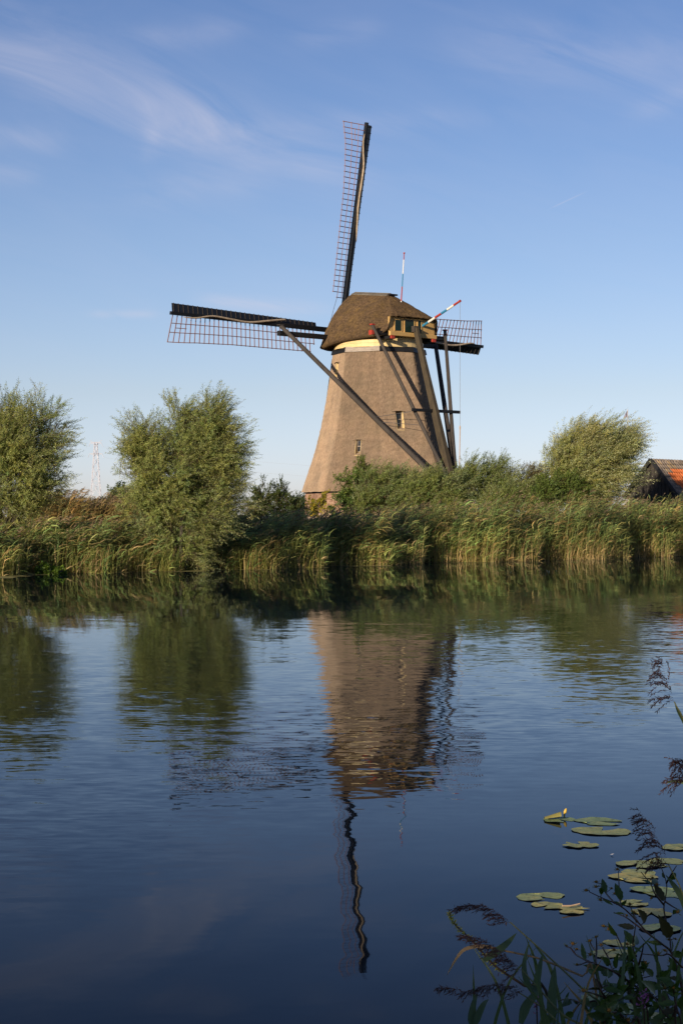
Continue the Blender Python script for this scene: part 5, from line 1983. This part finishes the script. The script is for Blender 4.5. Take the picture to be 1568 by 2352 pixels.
fg_leaves = [(800, 640, 710, 400, .36), (790, 640, 800, 500, .3), (600, 545, 550, 340, .3), (540, 570, 545, 450, .3), (1325, 650, 1200, 400, .42), (1100, 905, 1020, 750, .5),
             (965, 985, 730, 940, .36), (980, 930, 930, 760, .3), (1415, 1105, 1270, 830, .45), (950, 1185, 820, 1000, .5), (960, 1190, 1000, 1060, .4), (740, 1085, 620, 930, .32),
             (350, 1385, 285, 1160, .34), (645, 1450, 545, 1340, .5), (580, 1515, 310, 1440, .34), (930, 1395, 890, 1220, .45), (720, 1490, 745, 1300, .34), (640, 1515, 645, 1600, .4),
             (855, 1655, 700, 1500, .45), (870, 1650, 780, 1710, .4), (1340, 360, 1300, 280, .4), (1400, 365, 1505, 290, .35), (560, 1750, 440, 1610, .5), (550, 1765, 370, 1740, .4),
             (560, 1700, 610, 1620, .3), (1560, 1640, 1365, 1600, .34), (1010, 1985, 860, 1680, .5), (1010, 1690, 985, 1450, .4), (1220, 1805, 1080, 1640, .45), (1250, 1830, 1410, 1990, .5),
             (1320, 1190, 1100, 1150, .3), (1425, 1285, 1600, 1350, .36), (780, 700, 680, 640, .4), (800, 690, 860, 640, .4), (830, 810, 690, 790, .3), (560, 620, 700, 700, .3),
             (1500, 770, 1445, 800, .5), (1180, 440, 1050, 370, .4), (1180, 430, 1260, 360, .4), (950, 1230, 1060, 1290, .35), (880, 1330, 760, 1380, .4), (1010, 1480, 1120, 1430, .4),
             (1080, 1900, 1220, 1800, .4), (1050, 2000, 900, 2080, .45), (1160, 2150, 1000, 2160, .45), (1250, 2000, 1190, 1900, .4), (1300, 2050, 1500, 2020, .5), (760, 2040, 860, 1930, .45),
             (620, 1890, 500, 1960, .45), (640, 1900, 760, 1830, .45), (400, 1990, 520, 1880, .4), (300, 1950, 400, 2040, .45), (150, 1885, 60, 1960, .4), (100, 1880, 140, 1780, .35),
             (500, 2140, 380, 2040, .45), (550, 2190, 680, 2120, .45), (200, 2050, 60, 2120, .45), (1450, 2160, 1560, 2080, .4), (1440, 1830, 1560, 1800, .35), (1330, 2080, 1180, 2110, .45),
             (1430, 1270, 1440, 1130, .3), (480, 1560, 350, 1500, .35), (480, 1570, 450, 1490, .35), (900, 2190, 790, 2120, .45), (240, 1950, 190, 1860, .4), (1100, 1770, 1200, 1660, .34)]
fg_heads = [(355, 515), (530, 635), (475, 470), (745, 250), (670, 490), (715, 555), (1175, 165), (1250, 130), (1240, 440), (1175, 610), (900, 690), (950, 785), (860, 830), (570, 965), (640, 1000),
            (480, 1100), (400, 1150), (185, 1185), (105, 1215), (235, 1255), (240, 1450), (540, 1200), (1390, 1135), (1470, 1125), (1255, 1310), (1340, 1270), (1410, 1400), (1510, 1470),
            (1340, 1740), (1445, 1735), (320, 1770), (865, 1190), (1185, 355), (480, 410), (1090, 1425), (1500, 785), (880, 2140), (640, 2020), (700, 1260), (410, 1320)]

fr = np.random.default_rng(91)
fr2 = np.random.default_rng(17)
for _ in range(130):
    x_, y_ = fr2.uniform(250, 1560), fr2.uniform(1480, 2200)
    if x_ + (y_ - 1480) * 0.7 < 700: continue
    a_ = fr2.uniform(0, 6.28)
    L_ = fr2.uniform(110, 240)
    fg_leaves.append((x_, y_, x_ + L_ * math.cos(a_), y_ - abs(L_ * math.sin(a_)) * 0.9 + 25, fr2.uniform(0.34, 0.5)))
stem_pts = []
for key, pl in plants.items():
    Yd = pl['Y']
    last = pl['stems'][0][0]
    bx = P(*c3(*last), Yd)
    rt_ = empty('bur_marigold', (bx[0], bx[1], 0.15), pl['label'], 'bur marigold', 'flowering plants on the near bank')
    pl['root'] = rt_
    for si, st in enumerate(pl['stems']):
        drift = fr.uniform(-0.25, 0.25)
        pts = []
        for i, (x, y) in enumerate(st):
            pts.append(P(*c3(x, y), Yd + drift * (i / max(1, len(st) - 1)) + fr.normal(0, 0.015)))
        if si in (0,) or st[0][1] > 2200:
            g_ = pts[0].copy()
            g_[0] += 0.05
            g_[2] = 0.1
            pts = [g_] + pts
        if si > 0 and st[0][1] <= 2200:      # start on the nearest stem already grown
            own = [q for q in stem_pts if q[1] == key]
            if own:
                near = min(own, key=lambda q: (q[2] - st[0][0]) ** 2 + (q[3] - st[0][1]) ** 2)
                if math.hypot(near[2] - st[0][0], near[3] - st[0][1]) < 90:
                    pts[0] = near[0]
        pth = smooth_path(pts, 8 * len(pts))
        r0 = 0.0048 if si == 0 else 0.0030
        add('stem', *tube(pth, np.linspace(r0, 0.0013, len(pth)), 6), M['fg_stem'], rt_, smooth=True)
        for q in pth:
            # back to crop pixels
            dx = q[0] / q[1] * F + 784
            dy = HOR + (CAMZ - q[2]) / q[1] * F
            stem_pts.append((q, key, (dx * 1.7417 - 2231) * 3.136, (dy * 1.7417 - 3400) * 3.136))


def nearest_stem(x, y):
    return min(stem_pts, key=lambda q: (q[2] - x) ** 2 + (q[3] - y) ** 2)


for i, (x0, y0, x1, y1, w) in enumerate(fg_leaves):
    q, key, _, _ = nearest_stem(x0, y0)
    Yb = q[1]
    b0 = P(*c3(x0, y0), Yb)
    b1 = P(*c3(x1, y1), Yb + fr.uniform(-0.06, 0.06))
    d = b1 - b0
    L = np.linalg.norm(d)
    d /= L
    nrm_ = unit(np.array([fr.normal(0, 0.5), -0.8, 0.55 + fr.normal(0, 0.3)]))
    nrm_ = unit(nrm_ - d * np.dot(nrm_, d))
    s_ = np.cross(nrm_, d)
    kind = 'fg_leaf_dark' if i in (4, 5, 8, 22, 23, 25, 26, 29, 6, 46) else 'fg_leaf'
    inst('leaf', leaf_me[kind], frame_mat(b0, d * L, s_ * L * w * 1.05, nrm_ * L), plants[key]['root'])
    if np.linalg.norm(q - b0) > 0.004:
        add('petiole', *tube([q, b0 + d * L * 0.03], 0.0012, 4), M['fg_stem'], plants[key]['root'])
for (x, y) in fg_heads:
    q, key, sx_, sy_ = nearest_stem(x, y)
    c = P(*c3(x, y), q[1] + fr.uniform(-0.02, 0.02))
    up_ = unit(c - q) * 0.6 + np.array([fr.normal(0, 0.3), -0.15, 0.7])
    up_ = unit(up_)
    s_ = unit(np.cross(up_, np.array([0.2, 1, 0.1])))
    t2 = np.cross(up_, s_)
    sc_ = fr.uniform(0.0058, 0.0080)
    hm_ = inst('flower_head', head_me, frame_mat(c, s_ * sc_, t2 * sc_, up_ * sc_), plants[key]['root'])
    inst('bract', bract_me, frame_mat(c, s_ * sc_, t2 * sc_, up_ * sc_), plants[key]['root'])
    if np.linalg.norm(q - c) > 0.008:
        add('pedicel', *tube(smooth_path([q, (q + c) / 2 + np.array([0.004, 0, 0.003]), c - up_ * sc_ * 0.3], 6), 0.0011, 4), M['fg_stem'], plants[key]['root'])


# reeds on the near bank
def ribbon(path, wid, nrm_hint, fold=0.15):
    """blade along a path with a shallow keel"""
    pth = smooth_path(path, 14)
    n = len(pth)
    v, f = [], []
    for i, p in enumerate(pth):
        t = i / (n - 1)
        d = unit(pth[min(i + 1, n - 1)] - pth[max(i - 1, 0)])
        s = unit(np.cross(d, nrm_hint))
        nn = np.cross(s, d)
        w = wid / 2 * min(1, 0.45 + 2.2 * t) * (1 - t ** 2.5) + 0.0004
        v += [p - s * w - nn * fold * w, p, p + s * w - nn * fold * w]
    for i in range(n - 1):
        a = i * 3
        f += [(a, a + 1, a + 4, a + 3), (a + 1, a + 2, a + 5, a + 4)]
    return v, f


def plume_mesh(path, side, length, n_br, seed, droop=0.9):
    """panicle: thin branches off the rachis, each beset with slim spikelets, drooping to one side"""
    r = np.random.default_rng(seed)
    pth = smooth_path(path, 24)
    PB, D, N_, L, W = [], [], [], [], []
    side = unit(side)
    for i in range(n_br):
        t = (i + r.random()) / n_br
        k = min(len(pth) - 2, int(t * (len(pth) - 1)))
        b0 = pth[k]
        d = unit(pth[k + 1] - pth[k])
        bl = length * (1.0 - 0.62 * t) * r.uniform(0.6, 1.15)
        dd_ = unit(d * 0.75 + side * r.uniform(0.1, 0.8) + r.normal(0, 0.22, 3))
        m = max(4, int(bl / 0.0045))
        p = b0.copy()
        for j in range(m):
            a = j / m
            dd_ = unit(dd_ + np.array([0, 0, -1.0]) * droop * 0.9 / m + side * 0.35 / m)
            p2 = p + dd_ * bl / m
            PB.append(p); D.append(dd_); N_.append(unit(np.cross(dd_, r.normal(size=3)))); L.append(bl / m * 1.3); W.append(0.0011)
            if a > 0.15:
                for _ in range(2):
                    sdir = unit(dd_ * 0.9 + r.normal(0, 0.42, 3))
                    PB.append(p); D.append(sdir); N_.append(unit(np.cross(sdir, r.normal(size=3)))); L.append(r.uniform(0.008, 0.014)); W.append(r.uniform(0.0018, 0.003))
            p = p2
    return leaf_quads(np.array(PB), np.array(D), np.array(N_), np.array(L), np.array(W))


def near_reed(label, Yd, stem_d, plume_d, plen, n_br, seed, side=(-1, 0, -0.2), droop=0.9, blades=()):
    """stem and plume given as plan points, root carried down to the bank"""
    sp_ = [P(x, y, Yd) for x, y in stem_d]
    root_p = sp_[0].copy()
    root_p[2] = 0.12
    root_p[0] += 0.12
    r = empty('reed_plant', root_p, label, 'reed', 'reeds on the near bank')
    pth = smooth_path([root_p] + sp_, 26)
    add('stem', *tube(pth, np.linspace(0.0042, 0.0016, len(pth)), 6), M['reed_stem'], r, smooth=True)
    pp2 = [P(x, y, Yd - 0.01 * i) for i, (x, y) in enumerate(plume_d)]
    v, f = plume_mesh(pp2, np.array(side, float), plen, n_br, seed, droop)
    add('plume', v, f, M['plume'], r)
    for (bpts, w, mt) in blades:
        pts = [P(x, y, Yd + 0.03 * i) for i, (x, y) in enumerate(bpts)]
        add('blade', *ribbon(pts, w, np.array([0.15, -1, 0.35])), M[mt], r, smooth=True)
    return r


near_reed('tallest reed with a purple plume at the right frame edge', 4.9, [(1700, 2500), (1650, 2000), (1580, 1690), (1548, 1612)],
          [(1548, 1612), (1537, 1575), (1524, 1535), (1519, 1512)], 0.085, 34, 201, (-0.5, 0, -0.3), 1.0,
          [([(1590, 1700), (1572, 1660), (1558, 1636), (1549, 1616)], 0.012, 'reed_leaf')])
near_reed('reed whose plume droops over the wide pale lily pad', 5.1, [(1640, 2420), (1610, 2200), (1570, 2060), (1534, 1985)],
          [(1540, 1995), (1520, 1950), (1498, 1900), (1468, 1862)], 0.10, 46, 202, (-0.6, 0, -0.4), 1.1,
          [([(1590, 2130), (1570, 2070), (1548, 2035), (1528, 2010)], 0.022, 'reed_leaf'),
           ([(1600, 1810), (1570, 1797), (1545, 1795), (1527, 1800)], 0.012, 'reed_leaf')])
near_reed('reed with a dark plume half outside the right frame edge', 4.8, [(1690, 2400), (1640, 2050), (1595, 1850), (1580, 1800)],
          [(1585, 1810), (1575, 1775), (1568, 1755), (1563, 1742)], 0.10, 30, 203, (-0.35, 0, -0.6), 1.3)
near_reed('arching reed with the highest plume at the bottom', 4.6, [(1480, 2420), (1338, 2273), (1250, 2190), (1171, 2119)],
          [c2(740, 685), c2(640, 600), c2(500, 520), c2(350, 484), c2(220, 492), c2(105, 532)], 0.055, 44, 204, (-0.9, 0, -0.25), 0.55,
          [([c2(420, 1130), c2(600, 1010), c2(720, 910), c2(812, 808)], 0.020, 'reed_leaf')])
near_reed('reed with a dense plume under the arching one', 4.5, [(1420, 2450), (1290, 2330), (1240, 2275), (1197, 2227)],
          [c2(880, 1225), c2(760, 1130), c2(620, 1000), c2(480, 900), c2(330, 855), c2(180, 830)], 0.06, 52, 205, (-0.9, 0, -0.25), 0.6,
          [([c2(1000, 1500), c2(920, 1330), c2(900, 1150), c2(960, 890)], 0.016, 'reed_leaf'),
           ([c2(1230, 1840), c2(1215, 1600), c2(1235, 1350), c2(1250, 1170)], 0.026, 'reed_leaf'),
           ([c2(1050, 1500), c2(1040, 1400), c2(1075, 1200), c2(1110, 1040)], 0.020, 'reed_leaf')])
near_reed('lowest reed with a plume lying almost level', 4.4, [(1400, 2480), (1330, 2400), (1250, 2320), (1190, 2280)],
          [c2(900, 1460), c2(740, 1400), c2(560, 1380), c2(400, 1420), c2(230, 1470), c2(60, 1430), c2(-40, 1420)], 0.055, 46, 206, (-0.8, 0, -0.5), 0.8,
          [([c2(310, 1900), c2(300, 1760), c2(330, 1600), c2(372, 1490)], 0.018, 'reed_leaf'),
           ([c2(330, 1880), c2(380, 1740), c2(440, 1620), c2(495, 1562)], 0.018, 'reed_leaf'),
           ([c2(860, 1840), c2(920, 1650), c2(1020, 1520), c2(1100, 1440)], 0.024, 'reed_leaf')])
dryb = empty('dry_reed', P(1420, 2390, 4.65) * np.array([1, 1, 0]) + np.array([0, 0, 0.15]), 'straw-coloured dead reed stem with a hanging withered tip', 'reed', 'reeds on the near bank')
pth = [np.array([P(1440, 2400, 4.65)[0], 4.65, 0.15])] + [P(*c2(x, y), 4.65) for x, y in ((1700, 1370), (1560, 1300), (1100, 1110), (820, 1040), (640, 1005))]
add('stem', *tube(smooth_path(pth, 24), np.linspace(0.0035, 0.002, 26)[:len(smooth_path(pth, 24))], 5), M['dry_blade'], dryb)
add('blade', *ribbon([P(*c2(x, y), 4.64) for x, y in ((650, 1003), (480, 965), (350, 960), (230, 990), (165, 1045), (90, 1160), (20, 1290))], 0.010, np.array([0.1, -1, 0.6])), M['dry_blade'], dryb, smooth=True)
# loosestrife spike
lo = empty('loosestrife', P(1330, 2400, 4.7) * np.array([1, 1, 0]) + np.array([0, 0, 0.15]), 'curved yellow-green loosestrife spike crossing the reed plumes', 'plant')
lpts = [np.array([P(1350, 2420, 4.7)[0], 4.7, 0.15])] + [P(*c2(x, y), 4.7) for x, y in ((1200, 1640), (900, 1410), (600, 1210), (450, 1060), (300, 890), (170, 770), (80, 670), (48, 575))]
lp_ = smooth_path(lpts, 50)
add('stem', *tube(lp_, np.linspace(0.0045, 0.0012, len(lp_)), 6), M['fg_stem'], lo, smooth=True)
PB, D, N_, L, W = [], [], [], [], []
lr = np.random.default_rng(77)
for k in range(len(lp_) // 3, len(lp_) - 1):
    t = k / len(lp_)
    for j in range(6):
        d = unit(lp_[k + 1] - lp_[k])
        dd_ = unit(d * 0.35 + lr.normal(size=3))
        PB.append(lp_[k] + (lp_[k + 1] - lp_[k]) * lr.choice([0.1, 0.2, 0.15])); D.append(dd_); N_.append(unit(np.cross(dd_, lr.normal(size=3)))); L.append(lr.uniform(0.007, 0.014)); W.append(lr.uniform(0.003, 0.005))
v, f = leaf_quads(np.array(PB), np.array(D), np.array(N_), np.array(L), np.array(W))
add('seed_spike', v, f, M['spike'], lo)

# filler grass at the bottom: blades from the bank, each clump one thing
clumps = [((1120, 2420), 4.45, 'sparse low grass tuft at the lower left of the bank plants', 12), ((1260, 2430), 4.5, 'grass tuft between the lowest plume and the marigolds', 16),
          ((1400, 2440), 4.7, 'grass tuft under the middle marigold', 16), ((1530, 2440), 4.9, 'grass tuft in the bottom right corner', 16)]
for ci, ((bx, by), Yd, lab, nb) in enumerate(clumps):
    r = np.random.default_rng(300 + ci)
    b0 = P(bx, by, Yd)
    b0[2] = 0.15
    g = empty('grass_tuft', b0, lab, 'grass tuft', 'grass tufts on the near bank')
    for k in range(nb + 10):
        s0 = b0 + np.array([r.normal(0, 0.10), r.normal(0, 0.12), 0])
        H = r.uniform(0.38, 0.80) * (0.75 if ci == 0 else 1)
        a = r.uniform(-0.45, 0.6)
        pts = [s0, s0 + np.array([a * 0.04, 0, H * 0.5]), s0 + np.array([a * 0.16, r.normal(0, 0.03), H * 0.85]), s0 + np.array([a * 0.34, r.normal(0, 0.05), H])]
        add('blade', *ribbon(pts, r.uniform(0.008, 0.018), np.array([r.normal(0, 0.6), -1, 0.2])), M['reed_leaf'] if r.random() < 0.9 else M['dry_blade'], g, smooth=True)
# small pink loosestrife flowers among the leaves
for i, (x, y, Yd, lab) in enumerate(((*c3(1075, 1860), 4.6, 'pink loosestrife flower under the middle marigold'), (*c2(1040, 1600), 4.5, 'pink loosestrife flower beside the lowest plume'))):
    c = P(x, y, Yd)
    fl_ = empty('loosestrife_flower', (c[0], c[1], 0.15), lab, 'flower')
    r = np.random.default_rng(400 + i)
    D = rand_unit(r, 40)
    D[:, 2] = np.abs(D[:, 2])
    v, f = leaf_quads(c + r.normal(0, 0.006, (40, 3)) * np.array([1, 1, 2]), nrm(D), nrm(np.cross(D, rand_unit(r, 40))), np.full(40, 0.011), np.full(40, 0.006))
    add('petal', v, f, M['pink'], fl_)
    add('stem', *tube([(c[0] + 0.03, c[1], 0.1), (c[0] + 0.01, c[1], c[2] * 0.6), c], 0.002, 5), M['fg_stem'], fl_)

# unseen trees behind the viewer, added to shade the bank plants
shade = [(-6.5, -8.3, 6.4, 2.3), (-10.3, -8.6, 4.2, 2.0), (-14.0, -9.0, 4.3, 2.3), (-3.2, -8.3, 5.9, 2.2)]
for i, (x, y, H, R) in enumerate(shade):
    root = empty('alder_tree', (x, y, 0.4), ['tallest alder behind the viewer on the near bank', 'low alder behind the viewer, left of the tallest one', 'alder behind the viewer at the far left of the row', 'rightmost alder behind the viewer on the near bank'][i], 'alder', 'alders on the near bank')
    r = np.random.default_rng(500 + i)
    lob = [(np.array([x, y, 0.4 + H * 0.55]), (R, R * 0.8, H * 0.48)), (np.array([x + 0.8, y, 0.4 + H * 0.35]), (R, R * 0.8, H * 0.35)), (np.array([x - 0.8, y, 0.4 + H * 0.4]), (R, R * 0.8, H * 0.38))]
    v, f, col, sv, sf, pos = lobed_crown(r, lob, 1500, 9, 0.5, 0.22, 0.15, inner=0.2)
    add('crown', v, f, M['dark_leaf'], root, col=col)
    add('trunk', *tube([(x, y, 0.2), (x + 0.05, y, H * 0.5), (x, y, H * 0.9)], [0.16, 0.11, 0.03], 8), M['bark'], root)
